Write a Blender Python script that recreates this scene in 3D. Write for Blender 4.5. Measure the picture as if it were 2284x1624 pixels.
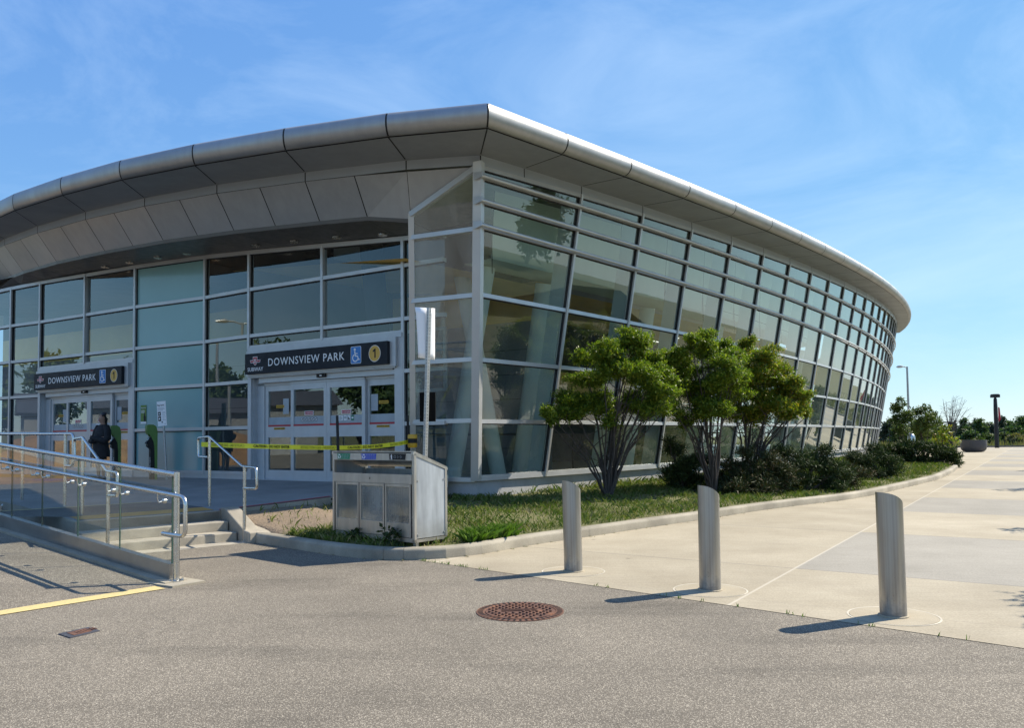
import bpy, math, random
import numpy as np
from mathutils import Vector, Matrix

for o in list(bpy.data.objects): bpy.data.objects.remove(o)
SC = bpy.context.scene
COL = SC.collection
rnd = random.Random(7)
NP = np.random.default_rng(11)
V = Vector

# ------------------------------------------------------------------ camera
F_PX, CX, CY, PITCH, ROLL, EYE = 1750.0, 1142.0, 900.0, math.atan(.0444), .012, 1.6
c_f = V((0, math.cos(PITCH), math.sin(PITCH)))
_u0 = V((0, -math.sin(PITCH), math.cos(PITCH))); _r0 = V((1, 0, 0))
c_u = _u0*math.cos(ROLL) + _r0*math.sin(ROLL)
c_r = _r0*math.cos(ROLL) - _u0*math.sin(ROLL)
EYEP = V((0, 0, EYE))
cam = bpy.data.cameras.new('camera'); cam_o = bpy.data.objects.new('camera', cam); COL.objects.link(cam_o)
m = Matrix.Identity(4)
for i in range(3):
    m[i][0], m[i][1], m[i][2] = c_r[i], c_u[i], -c_f[i]
m.translation = EYEP
cam_o.matrix_world = m
cam.sensor_width = 36; cam.lens = 36*F_PX/2284; cam.shift_y = (CY-813)/2284
cam.clip_start = .1; cam.clip_end = 3000
SC.camera = cam_o

# survey helpers: where a sight line through a photo point meets a known height / wall
def _ray(x, y): return c_f + c_r*((x-CX)/F_PX) - c_u*((y-CY)/F_PX)
def at(x, y, z=0.0):
    v = _ray(x, y); return EYEP + v*((z-EYE)/v.z)
def aty(x, y, Y):
    v = _ray(x, y); return EYEP + v*(Y/v.y)
def atwall(x, y, A, B):
    v = _ray(x, y); dx, dy = B[0]-A[0], B[1]-A[1]
    s = (A[0]*dy - A[1]*dx)/(v.x*dy - v.y*dx)
    return EYEP + v*s

# ------------------------------------------------------------------ light
SUN = V((.915, .403, .955)).normalized()
w = bpy.data.worlds.new('World'); SC.world = w; w.use_nodes = True
nt = w.node_tree; N = nt.nodes; Lk = nt.links
bg = N['Background']
sky = N.new('ShaderNodeTexSky'); sky.sky_type = 'NISHITA'; sky.sun_disc = False
sky.sun_elevation = math.asin(SUN.z); sky.sun_rotation = math.atan2(SUN.x, SUN.y)
sky.altitude = 150; sky.air_density = 1.0; sky.dust_density = 0.0; sky.ozone_density = 6.0
tc = N.new('ShaderNodeTexCoord'); mp = N.new('ShaderNodeMapping')
mp.inputs['Scale'].default_value = (1.3, 2.0, 3.6); mp.inputs['Rotation'].default_value = (.25, .35, .5)
nz = N.new('ShaderNodeTexNoise'); nz.inputs['Scale'].default_value = 1.9; nz.inputs['Detail'].default_value = 9
nz.inputs['Roughness'].default_value = .62; nz.inputs['Distortion'].default_value = .6
rp = N.new('ShaderNodeValToRGB'); rp.color_ramp.elements[0].position = .40; rp.color_ramp.elements[1].position = .82
rp.color_ramp.elements[1].color = (.34, .34, .34, 1)
mx = N.new('ShaderNodeMix'); mx.data_type = 'RGBA'
mx.inputs['B'].default_value = (5.2, 6.4, 7.6, 1)
Lk.new(tc.outputs['Generated'], mp.inputs['Vector']); Lk.new(mp.outputs[0], nz.inputs['Vector'])
Lk.new(nz.outputs['Fac'], rp.inputs['Fac']); Lk.new(rp.outputs['Color'], mx.inputs['Factor'])
sep = N.new('ShaderNodeSeparateColor'); cmb = N.new('ShaderNodeCombineColor'); Lk.new(sky.outputs[0], sep.inputs[0])
for _i, (_k, _g) in enumerate(((.98, .74), (1.50, .60), (3.15, .28))):      # softer, bluer gradient: a hazy summer sky
    pw = N.new('ShaderNodeMath'); pw.operation = 'POWER'; pw.inputs[1].default_value = _g; ml = N.new('ShaderNodeMath'); ml.operation = 'MULTIPLY'; ml.inputs[1].default_value = _k
    Lk.new(sep.outputs[_i], pw.inputs[0]); Lk.new(pw.outputs[0], ml.inputs[0]); Lk.new(ml.outputs[0], cmb.inputs[_i])
Lk.new(cmb.outputs[0], mx.inputs['A']); Lk.new(mx.outputs['Result'], bg.inputs['Color'])
bg.inputs['Strength'].default_value = .105
sl = bpy.data.lights.new('sun', 'SUN'); sl.energy = 4.6; sl.angle = math.radians(.5); sl.color = (1, .91, .76)
so = bpy.data.objects.new('sun', sl); COL.objects.link(so); so.rotation_euler = SUN.to_track_quat('Z', 'Y').to_euler()
so.location = (40, 20, 60)
SC.view_settings.view_transform = 'Standard'; SC.view_settings.look = 'None'
SC.view_settings.exposure = .80; SC.view_settings.gamma = 1
SC.cycles.max_bounces = 8; SC.cycles.transparent_max_bounces = 16
SC.cycles.sample_clamp_indirect = 6

# ------------------------------------------------------------------ materials
class Nd:
    """short hand for building a node tree"""
    def __init__(s, name):
        s.m = bpy.data.materials.new(name); s.m.use_nodes = True
        s.t = s.m.node_tree; s.b = s.t.nodes['Principled BSDF']; s.out = s.t.nodes['Material Output']
    def n(s, typ, **kw):
        nd = s.t.nodes.new('ShaderNode'+typ)
        for k, v in kw.items():
            if k in nd.inputs.keys(): nd.inputs[k].default_value = v
            else: setattr(nd, k, v)
        return nd
    def l(s, a, b): s.t.links.new(a, b)
    def co(s, scale=(1, 1, 1), rot=0, obj=True):
        t = s.n('TexCoord'); mp = s.n('Mapping'); mp.inputs['Scale'].default_value = scale; mp.inputs['Rotation'].default_value = (0, 0, rot)
        s.l(t.outputs['Object'], mp.inputs[0]); return mp.outputs[0]
    def noise(s, vec, scale, detail=4, rough=.55):
        nd = s.n('TexNoise'); nd.inputs['Scale'].default_value = scale; nd.inputs['Detail'].default_value = detail; nd.inputs['Roughness'].default_value = rough
        s.l(vec, nd.inputs['Vector']); return nd.outputs['Fac']
    def ramp(s, fac, stops):
        r = s.n('ValToRGB'); e = r.color_ramp.elements
        while len(e) < len(stops): e.new(.5)
        for el, (p, c) in zip(e, stops):
            el.position = p; el.color = (*c, 1) if len(c) == 3 else c
        s.l(fac, r.inputs[0]); return r.outputs[0]
    def mix(s, fac, a, b, mode='MIX'):
        nd = s.n('Mix', data_type='RGBA', blend_type=mode)
        for k, v in (('Factor', fac), ('A', a), ('B', b)):
            if isinstance(v, (int, float)): nd.inputs[k].default_value = v
            elif isinstance(v, tuple): nd.inputs[k].default_value = (*v, 1)
            else: s.l(v, nd.inputs[k])
        return nd.outputs['Result']
    def math(s, op, a, b=None, clamp=False):
        nd = s.n('Math', operation=op, use_clamp=clamp)
        for i, v in enumerate((a, b)):
            if v is None: continue
            if isinstance(v, (int, float)): nd.inputs[i].default_value = v
            else: s.l(v, nd.inputs[i])
        return nd.outputs[0]
    def bump(s, h, strength=.3, dist=.01):
        nd = s.n('Bump'); nd.inputs['Strength'].default_value = strength; nd.inputs['Distance'].default_value = dist
        s.l(h, nd.inputs['Height']); s.l(nd.outputs[0], s.b.inputs['Normal'])
    def set(s, col=None, rough=None, metal=None, spec=None):
        for k, v in (('Base Color', col), ('Roughness', rough), ('Metallic', metal), ('Specular IOR Level', spec)):
            if v is None: continue
            if isinstance(v, (int, float)): s.b.inputs[k].default_value = v
            elif isinstance(v, tuple): s.b.inputs[k].default_value = (*v, 1)
            else: s.l(v, s.b.inputs[k])
        return s

def basic(name, col, rough=.5, metal=0.0, var=.12, vs=3.0, bump=0.0, spec=None, stretch=(1, 1, 1), panel=0.0, streak=0.0):
    d = Nd(name); co = d.co(stretch)
    f = d.noise(co, vs, 6, .6)
    lo = tuple(max(0, c*(1-var)) for c in col); hi = tuple(min(1, c*(1+var)) for c in col)
    c = d.ramp(f, [(.3, lo), (.7, hi)])
    if panel:
        gi = d.n('NewGeometry'); c = d.mix(1.0, c, d.ramp(gi.outputs['Random Per Island'], [(0, (1-panel,)*3), (1, (1+panel,)*3)]), 'MULTIPLY')
    if streak:
        st = d.noise(d.co((1, 1, .1)), 4.5, 6, .7); c = d.mix(1.0, c, d.ramp(st, [(.4, (1-streak,)*3), (.6, (1.0,)*3)]), 'MULTIPLY')
    d.set(c, None, metal, spec)
    g = d.noise(co, vs*2.3, 3)
    d.l(d.ramp(g, [(.3, (rough*.85,)*3), (.7, (min(1, rough*1.15),)*3)]), d.b.inputs['Roughness'])
    if bump: d.bump(d.noise(co, vs*14, 4), bump, .01)
    return d.m

MT = {}
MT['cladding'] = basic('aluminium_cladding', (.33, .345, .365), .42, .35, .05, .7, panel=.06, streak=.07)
MT['nose'] = basic('brushed_aluminium', (.37, .37, .368), .5, .7, .05, .6, panel=.05, streak=.08)
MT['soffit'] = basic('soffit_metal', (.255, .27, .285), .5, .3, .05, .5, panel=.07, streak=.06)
MT['lip'] = basic('lip_metal', (.39, .43, .485), .42, .3, .04, .5, panel=.05)
MT['mullion'] = basic('mullion_aluminium', (.50, .51, .52), .42, .45, .06, 1.5)
MT['fin'] = basic('inner_fin', (.48, .54, .54), .6, 0, .06, 1.5)
MT['gap'] = basic('dark_joint', (.02, .02, .022), .8)
MT['roofing'] = basic('roof_membrane', (.4, .4, .4), .7)
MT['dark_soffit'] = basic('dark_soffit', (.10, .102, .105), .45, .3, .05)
MT['stainless'] = basic('stainless_steel', (.60, .60, .59), .27, 1.0, .08, 5)
MT['stainless_worn'] = basic('worn_stainless', (.50, .48, .45), .38, .85, .18, 6, stretch=(1, 1, .25))
MT['channel'] = basic('channel_steel', (.36, .36, .355), .34, .9, .1, 3)
MT['plinth'] = basic('plinth_concrete', (.36, .36, .36), .7, 0, .14, 2.5, .15, stretch=(1, 1, .6))
MT['black'] = basic('black_plastic', (.012, .012, .013), .55, spec=.3)
MT['black_metal'] = basic('black_metal', (.014, .014, .016), .5, .2)
MT['jet'] = basic('jet_black_sheet', (.003, .003, .003), .7, spec=.1)
MT['white'] = basic('white_paint', (.78, .79, .80), .45, 0, .03)
MT['white_sign'] = basic('white_sign_sheet', (.82, .83, .84), .35, 0, .02)
MT['navy'] = basic('sign_navy', (.011, .015, .022), .55, 0, .05, spec=.25)
MT['red'] = basic('sign_red', (.42, .02, .035), .4)
MT['blue'] = basic('sign_blue', (.03, .19, .52), .4)
MT['gold'] = basic('sign_gold', (.62, .36, .05), .4)
MT['yellow'] = basic('tape_yellow', (.72, .70, .03), .45, 0, .04)
MT['amber'] = basic('amber_plastic', (.55, .32, .02), .45)
MT['green'] = basic('reader_green', (.09, .20, .035), .4)
MT['sticker_green'] = basic('label_green', (.02, .2, .11), .4)
MT['sticker_blue'] = basic('label_blue', (.03, .07, .45), .4)
MT['grey_band'] = basic('frosted_band', (.36, .40, .43), .5)
MT['door_alu'] = basic('door_aluminium', (.47, .49, .51), .42, .35, .06, 3)
MT['galv'] = basic('galvanised_steel', (.42, .43, .43), .45, .75, .2, 25)
MT['planter'] = basic('planter_concrete', (.07, .07, .078), .6, 0, .1, 6, .1)
MT['teal'] = basic('teal_spandrel', (.22, .40, .41), .15, 0, .05, .5, spec=.6)
MT['int_wall'] = basic('interior_wall', (.25, .255, .26), .8, 0, .06, .6)
MT['int_ochre'] = basic('interior_ochre', (.74, .50, .14), .8, 0, .1, .8)
MT['int_dark'] = basic('interior_dark', (.035, .036, .036), .8, 0, .2, .8)
MT['int_band'] = basic('interior_pale_band', (.56, .63, .58), .7, 0, .04, .6)
MT['int_col'] = basic('interior_column', (.66, .70, .69), .7, 0, .05, 1)
MT['int_floor'] = basic('interior_floor', (.30, .295, .28), .35, 0, .15, 1.5)
MT['skin'] = basic('skin', (.34, .19, .13), .55, 0, .06, 6)
MT['coat'] = basic('black_coat', (.010, .010, .012), .8, 0, .2, 10)
MT['hair'] = basic('dark_hair', (.012, .008, .007), .5, 0, .3, 30)
MT['bark'] = basic('bark', (.06, .048, .04), .9, 0, .35, 22, .5, stretch=(1, 1, .2))
MT['bark_far'] = basic('pale_bark', (.16, .14, .12), .9, 0, .3, 10)
MT['litter_red'] = basic('litter_red', (.55, .06, .12), .4)
MT['litter_white'] = basic('litter_white', (.7, .7, .68), .4)
MT['rubber'] = basic('litter_dark', (.06, .06, .07), .5)

def concrete(name, a, b, scale=1.0, stain=.25, bump=.2):
    d = Nd(name); co = d.co()
    f = d.noise(co, 1.1*scale, 9, .65); g = d.noise(co, 60*scale, 3, .6); h = d.noise(co, .35*scale, 4)
    c = d.ramp(f, [(.3, a), (.7, b)])
    c = d.mix(d.ramp(g, [(.35, (.8,)*3), (.62, (1.12,)*3)]), (0, 0, 0), c, 'MULTIPLY') if False else d.mix(1.0, c, d.ramp(g, [(.35, (.82,)*3), (.65, (1.1,)*3)]), 'MULTIPLY')
    c = d.mix(1.0, c, d.ramp(h, [(.35, (1-stain,)*3), (.6, (1.0,)*3)]), 'MULTIPLY')
    d.set(c, .85); d.bump(g, bump, .004); return d.m
MT['kerb'] = concrete('kerb_concrete', (.29, .26, .20), (.43, .385, .30), 2.0, .3)
MT['step'] = concrete('step_concrete', (.33, .295, .235), (.48, .435, .35), 2.0, .25)
MT['platform'] = concrete('platform_concrete', (.23, .225, .215), (.32, .31, .295), 1.2, .2)

def asphalt_mat(name, dark, light, fleck, speckle=.62):
    d = Nd(name); co = d.co()
    vor = d.n('TexVoronoi'); vor.inputs['Scale'].default_value = 150; d.l(co, vor.inputs['Vector'])
    cell = d.n('TexNoise'); cell.inputs['Scale'].default_value = 160; cell.inputs['Detail'].default_value = 2; d.l(co, cell.inputs['Vector'])
    big = d.noise(co, .45, 6, .6)
    sep = d.n('SeparateColor'); d.l(vor.outputs['Color'], sep.inputs[0])
    c = d.ramp(sep.outputs[0], [(.0, dark), (.55, light), (.76, light), (.88, fleck)])
    edge = d.ramp(vor.outputs['Distance'], [(.0, (1.06,)*3), (.75, (.62,)*3)])
    c = d.mix(1.0, c, edge, 'MULTIPLY')
    c = d.mix(1.0, c, d.ramp(cell.outputs['Fac'], [(.3, (.7,)*3), (.7, (1.25,)*3)]), 'MULTIPLY')
    c = d.mix(1.0, c, d.ramp(big, [(.3, (.76,)*3), (.7, (1.12,)*3)]), 'MULTIPLY')
    sm = d.noise(d.co((.35, 1.6, 1), .5), .8, 5, .6); c = d.mix(1.0, c, d.ramp(sm, [(.52, (1.0,)*3), (.72, (.66,)*3)]), 'MULTIPLY')
    ck = d.n('TexVoronoi', feature='DISTANCE_TO_EDGE'); ck.inputs['Scale'].default_value = .28
    wb = d.n('TexNoise'); wb.inputs['Scale'].default_value = 2.2; wb.inputs['Detail'].default_value = 6; d.l(co, wb.inputs['Vector'])
    vm = d.n('VectorMath', operation='ADD'); vq = d.n('VectorMath', operation='SCALE'); vq.inputs['Scale'].default_value = .9; d.l(wb.outputs['Color'], vq.inputs[0]); d.l(co, vm.inputs[0]); d.l(vq.outputs[0], vm.inputs[1]); d.l(vm.outputs[0], ck.inputs['Vector'])
    c = d.mix(d.math('MULTIPLY', d.ramp(ck.outputs['Distance'], [(.0, (.6,)*3), (.004, (0,)*3)]), d.ramp(d.noise(co, .35, 2), [(.5, (0,)*3), (.62, (1,)*3)])), c, (.05, .045, .038))
    # scattered small dark oil spots and a few thin cracks
    vs = d.n('TexVoronoi'); vs.inputs['Scale'].default_value = 1.1; d.l(d.co((1, 1, 1), .4), vs.inputs['Vector'])
    c = d.mix(d.ramp(vs.outputs['Distance'], [(.012, (.55,)*3), (.03, (0,)*3)]), c, (.05, .045, .04))
    d.set(c, .9); d.bump(vor.outputs['Distance'], .5, .006); return d.m
MT['asphalt'] = asphalt_mat('asphalt', (.156, .132, .101), (.25, .216, .166), (.51, .45, .355))
MT['asphalt2'] = asphalt_mat('platform_asphalt', (.09, .088, .085), (.15, .147, .14), (.3, .29, .27))

def plaza_mat():
    d = Nd('plaza_concrete')
    t = d.n('TexCoord'); mp = d.n('Mapping')
    ang = math.atan2(.83, .56)
    mp.vector_type = 'TEXTURE'; mp.inputs['Location'].default_value = (2.45, 8.1, 0); mp.inputs['Rotation'].default_value = (0, 0, ang)
    d.l(t.outputs['Object'], mp.inputs[0])
    s = d.n('SeparateXYZ'); d.l(mp.outputs[0], s.inputs[0]); u, v = s.outputs[0], s.outputs[1]
    P = 4.05
    us = d.math('DIVIDE', d.math('ADD', u, -1.6+P*10), P); vs = d.math('DIVIDE', d.math('ADD', v, P*10), P)
    ui = d.math('FLOOR', us); vi = d.math('FLOOR', vs)
    cb = d.n('CombineXYZ'); d.l(ui, cb.inputs[0]); d.l(vi, cb.inputs[1])
    wn = d.n('TexWhiteNoise', noise_dimensions='3D'); d.l(cb.outputs[0], wn.inputs[0])
    par = d.math('MODULO', ui, 2.0)                                  # alternate slabs are greyer
    right = d.math('LESS_THAN', v, 0.0)
    grey = d.math('MULTIPLY', d.math('MULTIPLY', d.math('SUBTRACT', 1.0, par), right), .8)
    co = d.co()
    f = d.noise(co, .9, 9, .65); g = d.noise(co, 55, 3, .6); h = d.noise(co, .22, 5)
    c = d.ramp(f, [(.3, (.335, .285, .20)), (.7, (.43, .375, .275))])
    cg = d.ramp(f, [(.3, (.255, .24, .205)), (.7, (.32, .30, .26))])
    c = d.mix(grey, c, cg)
    c = d.mix(1.0, c, d.ramp(wn.outputs[0], [(0, (.93,)*3), (1, (1.05,)*3)]), 'MULTIPLY')
    c = d.mix(1.0, c, d.ramp(g, [(.35, (.84,)*3), (.65, (1.08,)*3)]), 'MULTIPLY')
    c = d.mix(1.0, c, d.ramp(h, [(.35, (.86,)*3), (.6, (1.0,)*3)]), 'MULTIPLY')
    # broom-finish streaks and hairline cracks
    st = d.noise(d.co((1, 26, 1), ang-.05), .8, 4); c = d.mix(1.0, c, d.ramp(st, [(.35, (.95,)*3), (.65, (1.02,)*3)]), 'MULTIPLY')
    fu = d.math('MULTIPLY', d.math('ABSOLUTE', d.math('SUBTRACT', d.math('FRACT', d.math('ADD', us, .5)), .5)), P)
    fv = d.math('MULTIPLY', d.math('ABSOLUTE', d.math('SUBTRACT', d.math('FRACT', d.math('ADD', vs, .5)), .5)), P)
    fu2 = d.math('MULTIPLY', d.math('ABSOLUTE', d.math('SUBTRACT', d.math('FRACT', d.math('ADD', d.math('MULTIPLY', us, 2), .5)), .5)), P/2)
    c = d.mix(d.ramp(fu, [(.006, (.75,)*3), (.014, (0,)*3)]), c, (.10, .095, .085))
    c = d.mix(d.ramp(fu2, [(.005, (.25,)*3), (.012, (0,)*3)]), c, (.16, .15, .13))
    c = d.mix(d.ramp(fv, [(.008, (.55,)*3), (.02, (0,)*3)]), c, (.54, .49, .40))
    vsp = d.n('TexVoronoi'); vsp.inputs['Scale'].default_value = .9; d.l(co, vsp.inputs['Vector'])
    c = d.mix(d.ramp(vsp.outputs['Distance'], [(.02, (.6,)*3), (.04, (0,)*3)]), c, (.09, .07, .05))
    d.set(c, .85); d.bump(g, .2, .004); return d.m
MT['plaza'] = plaza_mat()

def lawn_mat(name, soil_at=None):
    d = Nd(name); co = d.co()
    f = d.noise(co, 1.6, 6, .6); g = d.noise(co, 30, 4)
    c = d.ramp(f, [(.35, (.075, .085, .022)), (.5, (.12, .12, .04)), (.68, (.17, .14, .075))])
    c = d.mix(1.0, c, d.ramp(g, [(.3, (.6,)*3), (.7, (1.35,)*3)]), 'MULTIPLY')
    if soil_at:
        gm = d.n('VectorMath', operation='DISTANCE'); t = d.n('TexCoord'); d.l(t.outputs['Object'], gm.inputs[0]); gm.inputs[1].default_value = soil_at
        dd = d.math('ADD', gm.outputs['Value'], d.math('MULTIPLY', d.math('SUBTRACT', f, .5), 2.6))
        s = d.ramp(g, [(.3, (.15, .112, .075)), (.7, (.27, .205, .14))])
        c = d.mix(d.ramp(d.math('DIVIDE', dd, 3.0), [(.42, (1,)*3), (.6, (0,)*3)]), c, s)
    d.set(c, .95); d.bump(g, .6, .03); return d.m
MT['lawn'] = lawn_mat('lawn_soil', (-3.6, 13.6, .15))
MT['field'] = lawn_mat('field_grass')
def bank_mat():
    d = Nd('bank_grass'); co = d.co(); f = d.noise(co, .5, 8, .65)
    d.set(d.ramp(f, [(.3, (.035, .055, .014)), (.55, (.06, .085, .02)), (.75, (.10, .11, .035))]), .95); return d.m
MT['bank'] = bank_mat()

def leaf_mat(name, cols, trans=.45, rough=.45):
    d = Nd(name)
    gi = d.n('NewGeometry')
    c = d.ramp(gi.outputs['Random Per Island'], [(i/(len(cols)-1), k) for i, k in enumerate(cols)])
    d.set(c, rough); d.b.inputs['Specular IOR Level'].default_value = .35
    tr = d.n('BsdfTranslucent'); tc2 = d.mix(1.0, c, (1.0, 1.15, .45), 'MULTIPLY'); d.l(tc2, tr.inputs[0])
    ms = d.n('MixShader'); ms.inputs[0].default_value = trans
    d.l(d.b.outputs[0], ms.inputs[1]); d.l(tr.outputs[0], ms.inputs[2]); d.l(ms.outputs[0], d.out.inputs[0]); return d.m
MT['leaf'] = leaf_mat('shrub_leaf', [(.055, .10, .014), (.09, .155, .018), (.14, .21, .022), (.21, .27, .03), (.30, .32, .04)])
MT['leaf_gold'] = leaf_mat('shrub_leaf_golden', [(.055, .10, .014), (.09, .155, .018), (.14, .205, .02), (.20, .26, .025), (.29, .28, .03), (.34, .22, .03)])
MT['juniper'] = leaf_mat('juniper_needles', [(.016, .030, .010), (.026, .048, .013), (.042, .07, .018), (.07, .095, .022)], .12, .7)
MT['juniper_brown'] = leaf_mat('juniper_dry_needles', [(.02, .032, .010), (.032, .05, .014), (.05, .066, .02), (.10, .06, .03)], .12, .7)
MT['grass'] = leaf_mat('grass_blades', [(.055, .10, .015), (.085, .14, .02), (.125, .17, .03), (.17, .185, .055), (.25, .22, .12)], .3, .6)
MT['grass_lush'] = leaf_mat('lush_grass_blades', [(.06, .12, .015), (.09, .17, .02), (.13, .21, .03)], .35, .5)
MT['far_leaf'] = leaf_mat('far_leaf', [(.045, .085, .03), (.07, .12, .035), (.10, .15, .04)], .25, .6)
MT['far_leaf_b'] = leaf_mat('far_leaf_bright', [(.05, .08, .02), (.08, .12, .025), (.11, .15, .035)], .25, .6)
MT['far_leaf_d'] = leaf_mat('far_leaf_dark', [(.03, .05, .03), (.045, .065, .04), (.06, .085, .05)], .15, .6)
MT['dry'] = leaf_mat('dry_grass', [(.16, .15, .06), (.22, .19, .09), (.10, .13, .04)], .25, .7)

def glass(name, tint, refl=.1, rough=0.0, pw=3.2, wav=0.0, haze=None):
    d = Nd(name); t = d.t
    t.nodes.remove(d.b)
    tr = d.n('BsdfTransparent'); tr.inputs[0].default_value = (*tint, 1)
    gl = d.n('BsdfGlossy'); gl.inputs['Roughness'].default_value = rough; gl.inputs['Color'].default_value = (.9, .95, .93, 1)
    lw = d.n('LayerWeight'); lw.inputs['Blend'].default_value = .5
    f = d.math('ADD', d.math('MULTIPLY', d.math('POWER', lw.outputs['Facing'], pw), 1-refl), refl, True)
    if wav:
        co = d.co(); b = d.n('Bump'); b.inputs['Strength'].default_value = wav; b.inputs['Distance'].default_value = .02
        gi = d.n('NewGeometry'); wn = d.n('TexWhiteNoise', noise_dimensions='1D'); d.l(gi.outputs['Random Per Island'], wn.inputs['W'])   # every pane sits a hair off plane
        v1 = d.n('VectorMath', operation='SUBTRACT'); d.l(wn.outputs['Color'], v1.inputs[0]); v1.inputs[1].default_value = (.5, .5, .5); v2 = d.n('VectorMath', operation='SCALE'); v2.inputs['Scale'].default_value = .028; d.l(v1.outputs[0], v2.inputs[0])
        v3 = d.n('VectorMath', operation='ADD'); d.l(v2.outputs[0], v3.inputs[0]); d.l(gi.outputs['Normal'], v3.inputs[1]); v4 = d.n('VectorMath', operation='NORMALIZE'); d.l(v3.outputs[0], v4.inputs[0]); d.l(v4.outputs[0], b.inputs['Normal'])
        nzz = d.noise(co, .8, 1); d.l(nzz, b.inputs['Height']); d.l(b.outputs[0], gl.inputs['Normal'])
    ms = d.n('MixShader'); d.l(f, ms.inputs[0]); d.l(tr.outputs[0], ms.inputs[1]); d.l(gl.outputs[0], ms.inputs[2])
    o = ms.outputs[0]
    if haze:                                                        # thin film of dust on the pane
        df = d.n('BsdfDiffuse'); df.inputs[0].default_value = (.6, .6, .56, 1); m2 = d.n('MixShader')
        d.l(d.ramp(d.noise(d.co((1, 1, .3)), 2.0, 5), [(.35, (haze*.4,)*3), (.75, (haze*1.8,)*3)]), m2.inputs[0]); d.l(o, m2.inputs[1]); d.l(df.outputs[0], m2.inputs[2]); o = m2.outputs[0]
    d.l(o, d.out.inputs[0]); return d.m
MT['glass'] = glass('curtain_wall_glass', (.74, .83, .785), .105, 0, 3.3, .05, .03)
MT['glass_corner'] = glass('dusty_corner_glass', (.74, .82, .78), .12, 0, 3.0, .05, .19)
MT['glass_front'] = glass('entrance_glass', (.66, .74, .78), .09, 0, 3.0, .05)
MT['rail_glass'] = glass('balustrade_glass', (.97, .985, .975), .045, 0, 4.6)
MT['glass_edge'] = basic('glass_edge', (.03, .07, .06), .2)
MT['bin_glass'] = glass('scratched_acrylic', (.78, .78, .76), .1, .10, 3.0, 0, .2)
def frosted():
    d = Nd('frosted_panel'); f = d.noise(d.co((1, 1, .12)), 5, 6, .65); g = d.noise(d.co(), 2.2, 5); s = d.n('SeparateXYZ'); t = d.n('TexCoord'); d.l(t.outputs['Object'], s.inputs[0])
    c = d.ramp(g, [(.3, (.36, .39, .42)), (.7, (.47, .51, .54))]); c = d.mix(1.0, c, d.ramp(f, [(.38, (.72,)*3), (.6, (1.03,)*3)]), 'MULTIPLY')
    low = d.math('ADD', s.outputs[2], d.math('MULTIPLY', g, .5)); c = d.mix(d.ramp(low, [(.45, (.55,)*3), (.75, (0,)*3)]), c, (.25, .235, .20))      # splashed dirt near the foot
    d.set(c, .38, .15); return d.m
MT['bin_side'] = frosted()
def rust_mat():
    d = Nd('rusty_iron'); co = d.co(); f = d.noise(co, 7, 6, .65)
    d.set(d.ramp(f, [(.35, (.10, .055, .045)), (.55, (.17, .085, .055)), (.75, (.27, .115, .055))]), .75, .3); d.bump(d.noise(co, 90, 3), .4, .004); return d.m
MT['rust'] = rust_mat()
def paint_mat(name, col):
    d = Nd(name); co = d.co(); f = d.noise(co, 45, 5, .7)
    d.set(d.mix(d.ramp(f, [(.52, (0,)*3), (.68, (.8,)*3)]), col, (.2, .19, .165)), .8); return d.m
MT['road_yellow'] = paint_mat('worn_yellow_paint', (.60, .47, .20))
MT['tactile'] = paint_mat('tactile_orange', (.52, .27, .055))
MT['road_red'] = paint_mat('worn_red_paint', (.4, .05, .06))
MT['road_blue'] = paint_mat('worn_blue_paint', (.06, .14, .34))
MT['collar'] = concrete('collar_concrete', (.335, .285, .20), (.43, .375, .275), 2.0, .1)
MT['joint_pale'] = basic('pale_sealant', (.50, .455, .36), .8, 0, .3, 5)
def bollard_mat():
    d = Nd('bollard_steel'); t = d.n('TexCoord'); s = d.n('SeparateXYZ'); d.l(t.outputs['Object'], s.inputs[0])
    an = d.math('ARCTAN2', s.outputs[1], s.outputs[0]); cb = d.n('CombineXYZ'); d.l(an, cb.inputs[0])
    f = d.noise(cb.outputs[0], 7, 5, .7); co = d.co((1, 1, .12)); g = d.noise(co, 16, 5)
    k = d.noise(d.co(), 9, 6, .7)
    c = d.ramp(f, [(.3, (.32, .315, .305)), (.7, (.47, .465, .455))])
    c = d.mix(1.0, c, d.ramp(g, [(.35, (.92,)*3), (.65, (1.03,)*3)]), 'MULTIPLY')
    c = d.mix(d.ramp(k, [(.68, (0,)*3), (.74, (.8,)*3)]), c, (.06, .06, .06))
    ft = d.math('ADD', s.outputs[2], d.math('MULTIPLY', d.noise(d.co(), 14, 6, .7), .35))
    dirt = d.ramp(ft, [(.14, (.75,)*3), (.34, (0,)*3)]); c = d.mix(dirt, c, (.10, .085, .065))
    d.set(c, d.mix(dirt, d.ramp(g, [(.3, (.26,)*3), (.7, (.4,)*3)]), (.8, .8, .8)), 1.0); d.l(d.math('SUBTRACT', 1.0, dirt, True), d.b.inputs['Metallic']); return d.m
MT['bollard'] = bollard_mat()

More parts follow.
